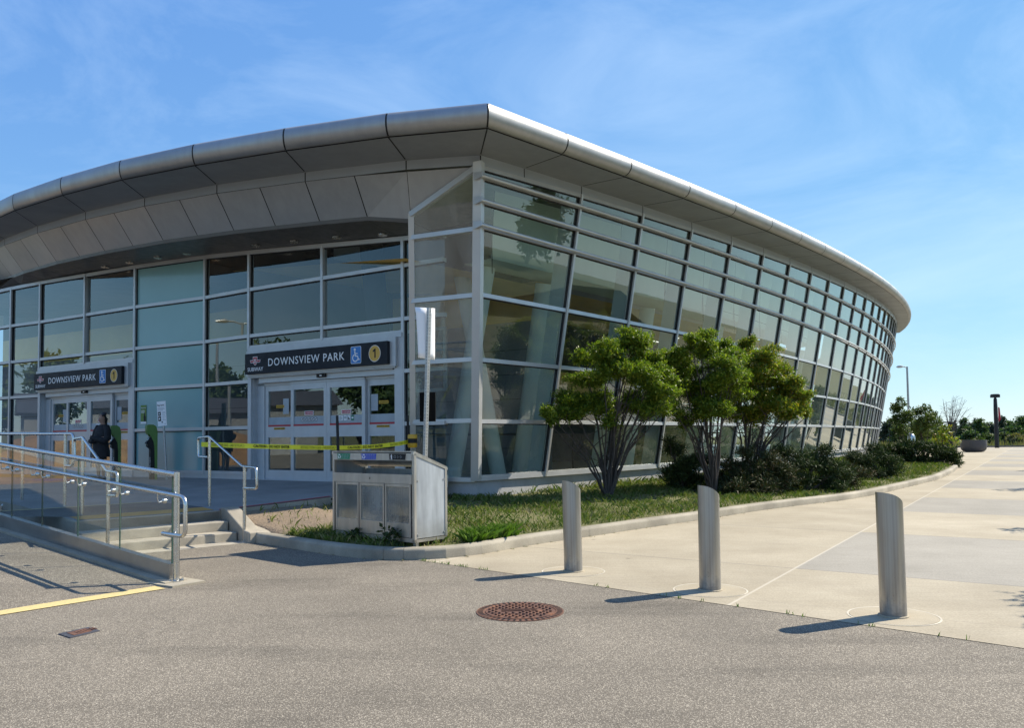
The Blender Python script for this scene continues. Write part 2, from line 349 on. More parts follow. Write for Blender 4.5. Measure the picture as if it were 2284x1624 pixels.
# ------------------------------------------------------------------ mesh builder
class MB:
    def __init__(s): s.v = []; s.f = []; s.m = []
    def add(s, vs, fs, mi=0):
        b = len(s.v); s.v += [tuple(p) for p in vs]; s.f += [tuple(i+b for i in f) for f in fs]; s.m += [mi]*len(fs); return s
    def poly(s, pts, mi=0): return s.add(pts, [tuple(range(len(pts)))], mi)
    def fr(s, o, u, v, w, a, b, c, mi=0):
        """box in a frame: intervals a along u, b along v, c along w"""
        o, u, v, w = V(o), V(u), V(v), V(w)
        P = [o+u*a[i]+v*b[j]+w*c[k] for k in (0, 1) for j in (0, 1) for i in (0, 1)]
        return s.add(P, [(0, 2, 3, 1), (4, 5, 7, 6), (0, 1, 5, 4), (2, 6, 7, 3), (0, 4, 6, 2), (1, 3, 7, 5)], mi)
    def box(s, c, d, mi=0, rz=0):
        u = V((math.cos(rz), math.sin(rz), 0)); v = V((-math.sin(rz), math.cos(rz), 0))
        return s.fr(c, u, v, V((0, 0, 1)), (-d[0]/2, d[0]/2), (-d[1]/2, d[1]/2), (-d[2]/2, d[2]/2), mi)
    def bar(s, p, q, w, d, mi=0, up=(0, 0, 1)):
        """rectangular bar from p to q, width w across, depth d"""
        p, q = V(p), V(q); t = (q-p); L = t.length; t /= L
        a = t.cross(V(up));
        if a.length < 1e-4: a = t.cross(V((1, 0, 0)))
        a.normalize(); b = a.cross(t)
        return s.fr(p, t, a, b, (0, L), (-w/2, w/2), (-d/2, d/2), mi)
    def tube(s, path, r, n=10, mi=0, caps=True):
        P = [V(p) for p in path]; R = r if isinstance(r, (list, tuple)) else [r]*len(P)
        rings = []; pa = None
        for i, p in enumerate(P):
            t = (P[min(i+1, len(P)-1)]-P[max(i-1, 0)]).normalized()
            if pa is None:
                a = t.cross(V((0, 0, 1)));
                if a.length < .05: a = t.cross(V((0, 1, 0)))
            else: a = pa - t*pa.dot(t)
            a.normalize(); pa = a; b = t.cross(a)
            k = 1.0
            if 0 < i < len(P)-1:
                d1 = (P[i]-P[i-1]).normalized(); k = 1/max(.5, math.sqrt((1+d1.dot((P[i+1]-P[i]).normalized()))/2))
            rings.append([p+(a*math.cos(2*math.pi*j/n)+b*math.sin(2*math.pi*j/n))*R[i]*(k if k < 1.2 else 1.2) for j in range(n)])
        vs = [q for rg in rings for q in rg]; fs = []
        for i in range(len(P)-1):
            for j in range(n):
                fs.append((i*n+j, i*n+(j+1) % n, (i+1)*n+(j+1) % n, (i+1)*n+j))
        if caps: fs.append(tuple(range(n-1, -1, -1))); fs.append(tuple((len(P)-1)*n+j for j in range(n)))
        return s.add(vs, fs, mi)
    def lathe(s, prof, c, n=24, mi=0, ax=None):
        c = V(c); vs = []; fs = []
        for r, z in prof:
            for j in range(n):
                a = 2*math.pi*j/n; vs.append(c+V((r*math.cos(a), r*math.sin(a), z)) if ax is None else c+ax[0]*(r*math.cos(a))+ax[1]*(r*math.sin(a))+ax[2]*z)
        for i in range(len(prof)-1):
            for j in range(n): fs.append((i*n+j, i*n+(j+1) % n, (i+1)*n+(j+1) % n, (i+1)*n+j))
        fs.append(tuple(range(n-1, -1, -1))); fs.append(tuple((len(prof)-1)*n+j for j in range(n)))
        return s.add(vs, fs, mi)
    def prism(s, pts, ext, mi=0):
        """polygon pts extruded by vector ext"""
        n = len(pts); P = [V(p) for p in pts]; e = V(ext)
        return s.add(P+[p+e for p in P], [tuple(range(n-1, -1, -1)), tuple(range(n, 2*n))]+[(i, (i+1) % n, n+(i+1) % n, n+i) for i in range(n)], mi)
    def strip(s, rows, mi=0, gap=0.0):
        """rows: list of stations, each a list of points across; gap shrinks every panel lengthwise"""
        for A, B in zip(rows[:-1], rows[1:]):
            L = (V(A[0])-V(B[0])).length; g = gap/L if L > 0 else 0
            a = [V(p).lerp(V(q), g) for p, q in zip(A, B)]; b = [V(q).lerp(V(p), g) for p, q in zip(A, B)]
            n = len(a); s.add(a+b, [(i, i+1, n+i+1, n+i) for i in range(n-1)], mi)
        return s
    def weld(s):
        key = {}; mp_ = []; nv = []
        for p in s.v:
            k = (round(p[0], 4), round(p[1], 4), round(p[2], 4))
            if k not in key: key[k] = len(nv); nv.append(p)
            mp_.append(key[k])
        s.v = nv; s.f = [tuple(mp_[i] for i in f) for f in s.f]; return s
    def build(s, name, mats, parent=None, smooth=None, origin=None):
        me = bpy.data.meshes.new(name); o = V(origin) if origin is not None else V((0, 0, 0))
        me.from_pydata([tuple(V(p)-o) for p in s.v] if origin is not None else s.v, [], s.f)
        for mm in (mats if isinstance(mats, (list, tuple)) else [mats]): me.materials.append(MT[mm] if isinstance(mm, str) else mm)
        me.polygons.foreach_set('material_index', s.m)
        if smooth is not None:
            me.polygons.foreach_set('use_smooth', [True]*len(s.f)); me.set_sharp_from_angle(angle=math.radians(smooth))
        me.update()
        ob = bpy.data.objects.new(name, me); COL.objects.link(ob); ob.location = o
        if parent is not None: hook(ob, parent)
        return ob
def wloc(o):
    l = V(o.location)
    while o.parent: o = o.parent; l += V(o.location)
    return l
def hook(o, parent):
    """parent keeping world place (parents are never rotated)"""
    o.location = V(o.location)-wloc(parent); o.parent = parent
def tag(o, label=None, cat=None, group=None, kind=None):
    for k, v in (('label', label), ('category', cat), ('group', group), ('kind', kind)):
        if v: o[k] = v
    return o
def thing(name, loc, label, cat, group=None):
    o = bpy.data.objects.new(name, None); COL.objects.link(o); o.location = loc; o.empty_display_size = .2
    return tag(o, label, cat, group)
def copy_tree(o, parent=None):
    c = o.copy(); COL.objects.link(c); c.parent = parent
    for ch in o.children: copy_tree(ch, c)
    return c
def struct(o): return tag(o, kind='structure')
def raw(name, verts, faces, mats, parent=None, mi=None, smooth=False):
    me = bpy.data.meshes.new(name); me.from_pydata(verts, [], faces)
    for mm in mats: me.materials.append(MT[mm])
    if mi is not None: me.polygons.foreach_set('material_index', mi)
    if smooth: me.polygons.foreach_set('use_smooth', [True]*len(faces))
    ob = bpy.data.objects.new(name, me); COL.objects.link(ob)
    if parent is not None: hook(ob, parent)
    return ob
def text_mb(mb, s, o, u, v, n, size, mi=0, align='CENTER', spacing=1.0, bold=0.0, mirror=False, depth=.002, xscale=1.0, lift=0.002):
    """flat lettering added to a builder; o = anchor on the baseline, u right, v up, n out of the face"""
    cu = bpy.data.curves.new('lettering', 'FONT'); cu.body = s; cu.size = size; cu.align_x = align; cu.space_character = spacing
    cu.offset = bold; cu.extrude = depth; cu.resolution_u = 3
    t = bpy.data.objects.new('lettering', cu); COL.objects.link(t)
    dg = bpy.context.evaluated_depsgraph_get(); me = t.evaluated_get(dg).to_mesh()
    o, u, v, n = V(o), V(u), V(v), V(n)
    k = -xscale if mirror else xscale
    mb.add([o+u*(p.co.x*k)+v*p.co.y+n*(p.co.z+lift) for p in me.vertices], [tuple(f.vertices) for f in me.polygons], mi)
    t.evaluated_get(dg).to_mesh_clear(); bpy.data.objects.remove(t); bpy.data.curves.remove(cu)
def disc(mb, o, u, v, n, r, mi, lift=.003, seg=20, rx=1.0):
    o, u, v, n = V(o), V(u), V(v), V(n)
    mb.poly([o+n*lift+u*(r*rx*math.cos(2*math.pi*i/seg))+v*(r*math.sin(2*math.pi*i/seg)) for i in range(seg)], mi)
def ringflat(mb, o, u, v, n, r0, r1, mi, lift=.003, seg=20, a0=0, a1=2*math.pi):
    o, u, v, n = V(o), V(u), V(v), V(n); P = []; k = seg
    for i in range(k+1):
        a = a0+(a1-a0)*i/k
        for r in (r0, r1): P.append(o+n*lift+u*(r*math.cos(a))+v*(r*math.sin(a)))
    mb.add(P, [(2*i, 2*i+1, 2*i+3, 2*i+2) for i in range(k)], mi)
def rectflat(mb, o, u, v, n, a, b, mi, lift=.003):
    o, u, v, n = V(o), V(u), V(v), V(n)
    mb.poly([o+n*lift+u*x+v*y for x, y in ((a[0], b[0]), (a[1], b[0]), (a[1], b[1]), (a[0], b[1]))], mi)
UP = V((0, 0, 1))

# ================================================================== GROUND
def sheet(name, pts, z, mat, kind='structure'):
    o = MB().poly([(x, y, z) for x, y in pts]).build(name, mat); return tag(o, kind=kind)
_n = 48
sheet('field', [(900*math.cos(2*math.pi*i/_n), 900*math.sin(2*math.pi*i/_n)) for i in range(_n)], -.03, 'field')
bA, bB = at(942, 1253), at(2284, 1449)
_d = (bB-bA).normalized()
far_edge = 84.0
sheet('asphalt', [(-70, -40), (16, -40), (13, 6), (13, 12), (-2, 30), (-30, 60), (-70, 60)], 0.0, 'asphalt')
pz = [bA-_d*6, bA+_d*14, (9.5, -2), (11, 5.5), (14.5, 12), (20, 22), (29, 35), (62, far_edge), (15, far_edge+6), (11, 60), (2, 24), (-5, 16)]
sheet('plaza', [(p[0], p[1]) for p in pz], .004, 'plaza')
# low kerb and dry verge at the plaza's far edge
mb = MB(); mb.fr((20, far_edge, 0), (1, -.07, 0), (.07, 1, 0), UP, (0, 75), (0, .35), (-.05, .16)); struct(mb.build('far_kerb', 'planter'))

# ================================================================== STATION BUILDING
BC = V((-131.637, 133.879, 0)); R0, TAN = 176.301, .184
def CP(th, z, off=0.0):
    a = math.radians(th); r = R0+TAN*(z-4)+off
    return V((BC.x+r*math.cos(a), BC.y+r*math.sin(a), z))
def plane_z(x, y): return 7.14-.008*(x+.55)+.0655*(y-15.12)
def si_pt(th, drop=0.0):
    z = 7.5
    for _ in range(4): p = CP(th, z); z = plane_z(p.x, p.y)-drop
    return CP(th, z)
def fb_pt(th):
    a = math.radians(th); r = R0+1.75; x, y = BC.x+r*math.cos(a), BC.y+r*math.sin(a); return V((x, y, plane_z(x, y)))
bld = thing('station_building', (0, 20, 0), 'low glass and aluminium subway station with curved overhanging roof and two signed entrances', 'station building')

TH = [-41.12+.845*k for k in range(24)]             # mullion angles of the long curved side
S0, F0 = V((-.556, 15.13, 7.14)), V((-.377, 13.55, 7.03))
sR = [S0, si_pt(-41.76)] + [si_pt(t) for t in TH]
fR = [F0, fb_pt(-41.83)] + [fb_pt(t) for t in TH]
fx = lambda x, y: V((x, y, plane_z(x, y)))
sF = [S0]+[fx(*p) for p in ((-2.06, 15.457), (-4.3, 16.30), (-6.53, 17.28), (-8.705, 18.474), (-10.905, 19.93), (-13.19, 21.66), (-15.3, 23.5), (-17.3, 25.5), (-19.2, 27.7), (-21.2, 30.4), (-23.0, 33.4))]
fF = [F0]+[fx(*p) for p in ((-2.186, 14.028), (-4.28, 14.83), (-6.41, 15.79), (-8.45, 16.885), (-10.505, 18.22), (-12.635, 19.79), (-14.75, 21.65), (-16.7, 23.6), (-18.5, 25.7), (-20.3, 28.1), (-22.0, 31.0))]
NOSE = [(0, .022), (.06, .03), (.13, .075), (.18, .15), (.195, .235), (.175, .32), (.12, .395), (.03, .445), (-.1, .48), (-.4, .52)]
def edge(sts, fts, first_scale):
    soff, lip, nose, top = [], [], [], []
    for i, (s, f) in enumerate(zip(sts, fts)):
        o = V((f.x-s.x, f.y-s.y, 0)).normalized(); k = first_scale if i == 0 else 1
        soff.append([f, s]); lip.append([s, s-UP*.19])
        nose.append([f+o*(a*k)+UP*b for a, b in NOSE]); top.append(nose[-1][-1])
    return soff, lip, nose, top
soR, liR, noR, toR = edge(sR, fR, 1.3); soF, liF, noF, toF = edge(sF, fF, 1.3)
def off(rows, v): return [[V(p)+V(v) for p in r] for r in rows]
roof = MB()
ring = [toR[0]]+toR[1:]+[V((10, 108, 13)), V((-30, 95, 13)), V((-40, 60, 10.5))]+list(reversed(toF[1:]))
cen = V((0, 45, plane_z(0, 45)+.7))
roof.add(ring+[cen], [(i, (i+1) % len(ring), len(ring)) for i in range(len(ring))], 0)
rf = roof.build('roof', ['roofing'], bld)
g = MB(); g.strip(noR, 0, .018); g.strip([list(r) for r in noF], 0, .018)
fas = g.build('roof_fascia', ['nose', 'gap'], rf, 50)
g = MB()
def inset(rows, d):      # dark backing behind open joints
    out = []
    for r in rows:
        c = sum((V(p) for p in r), V())/len(r); out.append([V(p).lerp(c+V((0, 0, -.02)), d) for p in r])
    return out
g.strip(inset(noR, .05)); g.strip(inset(noF, .05)); g.strip(off(soR, (0, 0, .02))); g.strip(off(soF, (0, 0, .02)))
g.strip([[V(a)+(V(a)-V(f)).normalized()*.015, V(b)+(V(a)-V(f)).normalized()*.015] for (a, b), f in zip(liR, fR)])
g.strip([[V(a)+(V(a)-V(f)).normalized()*.015, V(b)+(V(a)-V(f)).normalized()*.015] for (a, b), f in zip(liF, fF)])
g.build('joint_backing', 'gap', rf)
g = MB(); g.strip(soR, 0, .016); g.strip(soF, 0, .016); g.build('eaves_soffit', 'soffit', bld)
g = MB(); g.strip(liR, 0, .013); g.strip(liF, 0, .013); g.build('eaves_lip', 'lip', bld)

# ---- sloping panels, lower fascia and ceiling over the entrances
FAC = [V((-24.5, 30.4, 0)), V((-21.0, 28.25, 0)), V((-18.6, 26.75, 0)), V((-16.2, 25.34, 0)), V((-14.81, 24.60, 0)), V((-12.69, 23.30, 0)), V((-10.60, 22.06, 0)), V((-8.104, 20.737, 0)), V((-6.585, 19.711, 0)), V((-4.42, 18.405, 0)), V((-2.347, 17.158, 0)), V((-1.4, 16.6, 0))]
GT = [6.62, 6.62, 6.62, 6.645, 6.668, 6.654, 6.564, 6.51, 6.371, 6.192, 6.02, 5.95]
def lerp_poly(P, k):
    i = int(k); return P[i].lerp(P[min(i+1, len(P)-1)], k-i)
pt, pb, pk = [], [], []
for k in [i*.5 for i in range(2, 20)]:
    t = lerp_poly([r[1] for r in liF], k); t1_, t0_ = lerp_poly([r[1] for r in liF], min(k+.5, 11)), lerp_poly([r[1] for r in liF], k-.5); i_ = V((-(t0_.y-t1_.y), t0_.x-t1_.x, 0)).normalized(); i_ = i_ if i_.y > 0 else -i_
    pt.append(t-UP*.012); pb.append(t+i_*.50-UP*.72); pk.append(t+i_*.52-UP*.80)
# the panels run out against the leaning corner glass wall
JT, JB = V((-2.03, 15.96, 6.21)), V((-2.187, 17.295, .698))
pt[0] = V((-2.054, 15.575, 6.98)); pb[0] = V((-2.033, 15.983, 6.135)); pk[0] = V((-2.04, 16.02, 6.06))
pt.insert(0, V((-.62, 15.20, 6.93))); pb.insert(0, V((-2.0, 15.95, 6.2))); pk.insert(0, pk[0].copy())
g = MB(); g.strip([[a, b] for a, b in zip(pt[1:], pb[1:])], 0, .012)
g.poly([pt[0], V((-2.0, 15.95, 6.22)), pb[1], pt[1]])
g.build('canopy_panels', 'cladding', bld)
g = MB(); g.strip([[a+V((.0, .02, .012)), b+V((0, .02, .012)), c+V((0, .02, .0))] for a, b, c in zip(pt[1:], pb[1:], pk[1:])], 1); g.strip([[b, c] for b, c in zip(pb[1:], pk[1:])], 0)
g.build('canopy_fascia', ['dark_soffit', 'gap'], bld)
# ceiling: ruled between lower fascia and head of the glass
def fac_at(q):
    n = V((-.516, -.856, 0)); best = None
    for i in range(len(FAC)-1):
        a, b = FAC[i], FAC[i+1]; d = b-a; den = d.x*n.y-d.y*n.x
        s = ((q.x-a.x)*n.y-(q.y-a.y)*n.x)/den
        if -1e-6 <= s <= 1+1e-6 or (i == len(FAC)-2 and s > 1) or (i == 0 and s < 0):
            s2 = min(max(s, 0), 1); p = a.lerp(b, s2); return V((p.x, p.y, GT[i]+(GT[i+1]-GT[i])*s2))
rows = [[c+UP*.01, fac_at(c)+UP*.06] for c in pk[1:]]
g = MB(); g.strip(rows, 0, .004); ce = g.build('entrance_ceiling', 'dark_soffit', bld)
g = MB(); g.strip(off(rows, (0, 0, .03))); g.build('joint_backing', 'gap', bld)
lights_px = [(234, 596), (289, 586), (352, 575), (417, 566), (570, 548), (656, 539), (751, 530), (853, 524)]
base = None
for px, py in lights_px:
    # find the ceiling height at this spot
    z = 6.2
    for _ in range(25):
        p = at(px, py, z); e = fac_at(p); best = min(rows, key=lambda r: (r[0].xy-p.xy).length+(r[1].xy-p.xy).length)
        a, b = best; s = max(0, min(1, (p.xy-a.xy).dot((b-a).xy)/max(.01, (b-a).xy.length_squared))); z = .5*z+.5*(a.z+(b.z-a.z)*s)
    mb = MB(); mb.lathe([(.085, -.02), (.11, -.02), (.11, .01), (.085, .01)], (0, 0, 0), 16, 0); mb.lathe([(.08, -.012), (.08, 0)], (0, 0, 0), 16, 1)
    l = mb.build('ceiling_light', ['stainless', 'litter_white'], None, 40); l.location = at(px, py, z)-UP*.005; hook(l, bld)

# ---- long curved glass side
ROWZ = [.75, 1.948, 3.212, 4.50, 5.803]
g_sill = MB(); g_pl = MB()
def side_rows(th, s): return ROWZ+[6.26+.0135*s, 6.71+.027*s]
ang = [None]+TH                                   # bay 0 starts at the corner post
CB, CT = V((-.777, 16.63, .755)), V((-.594, 15.138, 6.918))
def side_pt(i, z):
    if i == 0: return CB.lerp(CT, (z-CB.z)/(CT.z-CB.z))
    return CP(TH[i-1], z)
def head(i): return 6.9 if i == 0 else si_pt(TH[i-1], .225).z
def arc(i): return 0 if i == 0 else 3.0+2.6*(i-1)
NB = 23
for i in range(NB):
    fr, gl = MB(), MB()
    ra, rb = side_rows(0, arc(i)), side_rows(0, arc(i+1))
    ra, rb = ra+[head(i)], rb+[head(i+1)]
    for j in range(len(ra)-1):
        a, b, c, d = side_pt(i, ra[j]), side_pt(i+1, rb[j]), side_pt(i+1, rb[j+1]), side_pt(i, ra[j+1])
        gl.poly([a, b, c, d], 0)
    for j, (za, zb) in enumerate(zip(ra, rb)):
        a, b = side_pt(i, za), side_pt(i+1, zb); h = .085 if j not in (5, 6) else .05
        if j == 0: h = .12
        o = (b-a).cross(UP).normalized()
        fr.bar(a+o*.0, b+o*.0, .10, h, 0)
        if j: fr.bar(a-UP*(h/2+.011)+o*.0, b-UP*(h/2+.011), .05, .022, 2)
    if i > 0:
        a, b = side_pt(i, ra[0]-.04), side_pt(i, ra[-1]+.04); t = (side_pt(i+1, 2)-side_pt(i, 2)).normalized(); o = t.cross(UP).normalized()
        ax = (b-a).normalized()
        fr.fr(a, ax, t, t.cross(ax), (0, (b-a).length), (-.032, .032), (-.075, .075), 0)
        fr.fr(a, ax, t, t.cross(ax), (0, (b-a).length), (-.055, .055), (-.47, -.079) if t.cross(ax).dot(V((.7, -.7, 0))) > 0 else (.079, .47), 1)
        fr.fr(a, ax, t, t.cross(ax), (0, (b-a).length), (-.056, -.0325), (-.03, .03), 2)
    f = fr.build('window', ['mullion', 'fin', 'gap'], bld); gl.build('glass_pane', 'glass', f)
# corner post
mb = MB(); ax = (CT-CB).normalized(); mb.fr(CB-ax*.06, ax, V((.9, -.43, 0)), V((.43, .9, 0)).normalized(), (0, (CT-CB).length+.14), (-.085, .085), (-.085, .085), 0)
mb.fr(CB-ax*.06, ax, V((.9, -.43, 0)), V((.43, .9, 0)).normalized(), (0, (CT-CB).length+.14), (.088, .10), (-.09, -.02), 0)
mb.build('corner_post', ['mullion'], bld)
# three sun-shade tubes in front of the upper rows
for zi, (z0, k) in enumerate(((5.803, 0), (6.26, .0135), (6.71, .027))):
    mb = MB(); path = []
    for i in range(0, NB+1):
        z = z0+k*arc(i); p = side_pt(i, z)
        n = V((p.x-BC.x, p.y-BC.y, 0)).normalized(); path.append(p+n*.15)
    st = path[0]-(path[1]-path[0]).normalized()*.12
    mb.tube([st]+path, .038, 10); sh = mb.build('sun_shade_tube', 'mullion', bld, 40)
    for i in range(1, NB+1):
        mb = MB(); p = path[i]; n = V((p.x-BC.x, p.y-BC.y, 0)).normalized(); mb.bar(p-n*.13, p-n*.03, .03, .06); mb.build('bracket', 'mullion', sh)
    mb = MB()
    n = V((path[0].x-BC.x, path[0].y-BC.y, 0)).normalized(); t = (path[1]-path[0]).normalized()
    mb.prism([st-t*.012+n*.07-UP*.045, st-t*.012-n*.16-UP*.075, st-t*.012-n*.16+UP*.075, st-t*.012+n*.07+UP*.045], t*.012)
    mb.build('bracket', 'mullion', sh)
# concrete plinth
g = MB(); rows = []
JBp = JB+V((0, 0, 0))
rows.append([JBp-UP*.06+V((.02, .03, 0)), JBp-UP*.9+V((.02, .03, 0))]); rows.append([CB-UP*.06+V((0, .04, 0)), CB-UP*.9+V((0, .04, 0))])
for th in TH: p = CP(th, .69, -.03); rows.append([p, p-UP*.9])
g.strip(rows)
g.build('plinth', 'plinth', bld)
# leaning glass wall between corner post and entrance front
fr, gl = MB(), MB()
rz = [.72, 1.967, 3.22, 4.49, 5.76]
def retp(s, z):
    a = CB.lerp(CT, (z-CB.z)/(CT.z-CB.z)); b = JB.lerp(JT, (z-JB.z)/(JT.z-JB.z)); return a.lerp(b, s)
for z0, z1 in zip(rz[:-1], rz[1:]): gl.poly([retp(1, z0), retp(0, z0), retp(0, z1), retp(1, z1)])
gl.poly([retp(1, rz[-1]), retp(0, rz[-1]), CT, JT]); CORNER = 'glass_corner'
for z in rz: fr.bar(retp(1, z), retp(0, z), .10, .09)
fr.bar(JT, CT, .12, .11); fr.bar(JB-UP*.02, JT+UP*.03, .12, .11)
f = fr.build('window', ['mullion'], bld); gl.build('glass_pane', CORNER, f)

# ---- straight entrance front
zrow = [.79, 1.935, 3.09, 4.24, 5.42]
def fhead(i): return GT[i]
def bay(i0, i1, rows, glassmat, mids=()):
    a, b = FAC[i0], FAC[i1]; fr, gl = MB(), MB(); u = (b-a).normalized()
    ha, hb = GT[i0], GT[i1]
    zs = rows
    for z0, z1 in zip(zs[:-1], zs[1:]): gl.poly([a+UP*z0, b+UP*z0, b+UP*z1, a+UP*z1])
    gl.poly([a+UP*zs[-1], b+UP*zs[-1], b+UP*hb, a+UP*ha])
    for z in zs: fr.bar(a+UP*z, b+UP*z, .13, .085)
    for z in zs[1:]: fr.bar(a+UP*(z-.054), b+UP*(z-.054), .05, .022, 1)
    fr.bar(a+UP*(ha-.062), b+UP*(hb-.062), .05, .022, 1)
    fr.bar(a+UP*zs[0]+u*.049, a+UP*ha+u*.049, .022, .05, 1, (u.y, -u.x, 0))
    fr.bar(a+UP*ha, b+UP*hb, .14, .10)
    fr.bar(a+UP*(zs[0]-.04), a+UP*(ha+.02), .075, .15, 0, (u.y, -u.x, 0))
    for mi_ in mids:
        c = FAC[mi_]; fr.bar(c+UP*(zs[0]), c+UP*(GT[mi_]), .075, .15, 0, (u.y, -u.x, 0))
    f = fr.build('window', ['mullion', 'gap'], bld); gl.build('glass_pane', glassmat, f); return f
bay(1, 2, zrow, 'glass_front'); bay(2, 3, zrow, 'glass_front'); bay(3, 4, zrow, 'glass_front')
bay(4, 6, [3.95, 4.24, 5.42], 'glass_front', (5,)); tb = bay(6, 7, zrow, 'teal'); tag(tb, 'window bay filled with opaque pale teal glass')
bay(7, 8, zrow, 'glass_front'); bay(8, 10, [3.95, 4.24, 5.42], 'glass_front', (9,)); bay(10, 11, zrow, 'glass_front')
for i0, i1 in ((0, 4), (6, 8), (10, 11)):
    g = MB()
    for i in range(i0, i1):
        a, b = FAC[i], FAC[i+1]; g.bar(a+UP*.66, b+UP*.66, .10, .17, 0); g.bar(a+UP*.5, b+UP*.5, .06, .16, 1)
    g.build('base_sill', ['mullion', 'planter'], bld)

# ---- signed sliding entrances
def entrance(a, b, tp):
    """a, b: left and right end on the facade line"""
    u = (b-a).normalized(); n = V((u.y, -u.x, 0)); L = (b-a).length; o = V((a.x, a.y, 0))
    D = lambda mb, x, z, y, mi=0: mb.fr(o, u, UP, n, x, z, y, mi)
    fr = MB()
    D(fr, (0, L), (3.84, 3.94), (-.05, .10)); D(fr, (.04, L-.12), (3.20, 3.84), (-.10, .16)); D(fr, (.09, L-.17), (3.165, 3.20), (-.10, .12))
    D(fr, (0, .12), (.62, 3.20), (-.05, .08)); D(fr, (L-.22, L), (.62, 3.84), (-.05, .08)); D(fr, (.12, .40), (.62, 3.20), (-.24, -.10)); D(fr, (.12, .14), (.62, 3.2), (-.1, .0))
    D(fr, (.34, L-.22), (3.035, 3.20), (-.12, .02))                 # operator header
    D(fr, (.14, L-.2), (2.97, 3.035), (-.2, -.10)); D(fr, (.12, L-.2), (.60, .648), (-.25, .05), 0)
    f = fr.build('door_frame', ['door_alu'], bld)
    s = MB(); mx = .09+(L-.26)*.515; D(s, (mx-.15, mx+.13), (3.075, 3.155), (.02, .065)); D(s, (mx-.05, mx+.02), (3.1, 3.13), (.065, .067), 1)
    D(s, (L-.32, L-.26), (3.14, 3.18), (.02, .024)); s.build('motion_sensor', ['black', 'white'], bld)
    # four leaves: fixed, sliding, sliding, fixed
    X = [.40, .40+(L-.62)*.235, .40+(L-.62)*.5, .40+(L-.62)*.765, L-.22]
    for k in range(4):
        y = -.085 if k in (1, 2) else -.16; x0, x1 = X[k], X[k+1]; x0 += -.04 if k in (1,) else 0; x1 += .04 if k == 2 else 0
        lf = MB(); st = .11 if k in (0, 3) else .095
        if k == 2: x0 += .006
        D(lf, (x0, x0+st), (.65, 2.98), (y-.03, y+.03)); D(lf, (x1-st, x1), (.65, 2.98), (y-.03, y+.03))
        for z in ((2.825, 2.98), (1.676, 1.946), (.65, .871)): D(lf, (x0+st, x1-st), z, (y-.028, y+.028))
        if k in (1, 2): D(lf, (x0, x1), (2.98, 3.02), (y-.03, y+.05))
        leaf = lf.build('door_leaf', ['door_alu'], bld)
        gl = MB(); D(gl, (x0+st, x1-st), (1.946, 2.825), (y-.004, y)); D(gl, (x0+st, x1-st), (.871, 1.676), (y-.004, y)); gl.build('glass_pane', 'glass_front', leaf)
        bd = MB(); D(bd, (x0+st, x1-st), (1.985, 2.175), (y+.002, y+.004), 0); D(bd, (x0+st, x1-st), (1.943, 1.987), (y+.002, y+.032), 1)
        bd.build('door_band', ['grey_band', 'red'], leaf)
        sk = MB(); cx = (x0+x1)/2; P = lambda x, z: o+u*x+UP*z+n*(y+.005)
        if k in (1, 2):
            rectflat(sk, P(cx, 2.25), u, UP, n, (-.15, .15), (-.05, .05), 0); rectflat(sk, P(cx, 2.25), u, UP, n, (-.135, .135), (-.038, .038), 1, .005)
            text_mb(sk, 'NO SMOKING', P(cx, 2.232), u, UP, n, .045, 0, lift=.007)
        if k == 1:
            for q in range(5):
                c = P(cx+(q-2)*.112, 2.10); disc(sk, c, u, UP, n, .052, 2, .003); disc(sk, c, u, UP, n, .042, 0, .005); ringflat(sk, c, u, UP, n, .012, .022, 2, .006, 10)
                rectflat(sk, c, (u+UP).normalized(), (UP-u).normalized(), n, (-.042, .042), (-.005, .005), 2, .007)
        if k == 2:
            for q, (mi_, ww) in enumerate(((0, .13), (0, .09), (0, .09), (3, .085))):
                x = cx+(-.17, -.03, .085, .195)[q]; rectflat(sk, P(x, 2.105), u, UP, n, (-ww/2, ww/2), (-.06, .06), mi_, .004)
                if q == 0: [rectflat(sk, P(x, 2.105+dz), u, UP, n, (-.05, .045-.02*(abs(dz) > .02)), (-.004, .004), 2, .006) for dz in (-.035, -.012, .012, .035)]
                if q == 1: [ringflat(sk, P(x, 2.075), u, UP, n, r, r+.009, 2, .006, 8, .8, 2.34) for r in (.012, .032, .052)]
                if q == 2: [rectflat(sk, P(x-.025+.016*h, 2.06), u, UP, n, (-.006, .006), (0, .075-.016*h), 2, .006) for h in range(4)]
                if q == 3: rectflat(sk, P(x, 2.105), u, UP, n, (-.028, .028), (-.02, .02), 0, .006)
        if k in (0, 3):
            rectflat(sk, P(cx, 2.44), u, UP, n, (-.14, .14), (-.035, .035), 4); text_mb(sk, 'ATTENTION', P(cx, 2.423), u, UP, n, .042, 2, lift=.005)
            x = cx+.2 if k == 0 else cx-.27; rectflat(sk, P(min(x, x1-st-.1), 2.44), u, UP, n, (-.1, .1), (-.19, .19), 5, .002)
            rectflat(sk, P(cx, 1.895)+n*.028, u, UP, n, (-.19, .19), (-.026, .026), 4, .003); text_mb(sk, 'AUTOMATIC DOOR', P(cx, 1.882)+n*.028, u, UP, n, .038, 2, lift=.005)
        if sk.f: sk.build('door_notice', ['white', 'red', 'black', 'sticker_green', 'amber', 'grey_band'], leaf)
    # sign box
    s = MB(); x0, x1 = .10, L-.28; D(s, (x0, x1), (3.25, 3.755), (.16, .25)); sg = s.build('entrance_sign', ['navy'], bld)
    W = x1-x0; q = o+n*.25; P = lambda fx_, z: q+u*(x0+W*fx_)+UP*z
    t = MB(); text_mb(t, 'DOWNSVIEW PARK', P(.452, 3.415), u, UP, n, .262, 0, spacing=1.14, bold=.001, xscale=.965); t.build('lettering', ['white'], sg)
    t = MB(); c = P(.082, 3.555)                                     # winged shield over the word
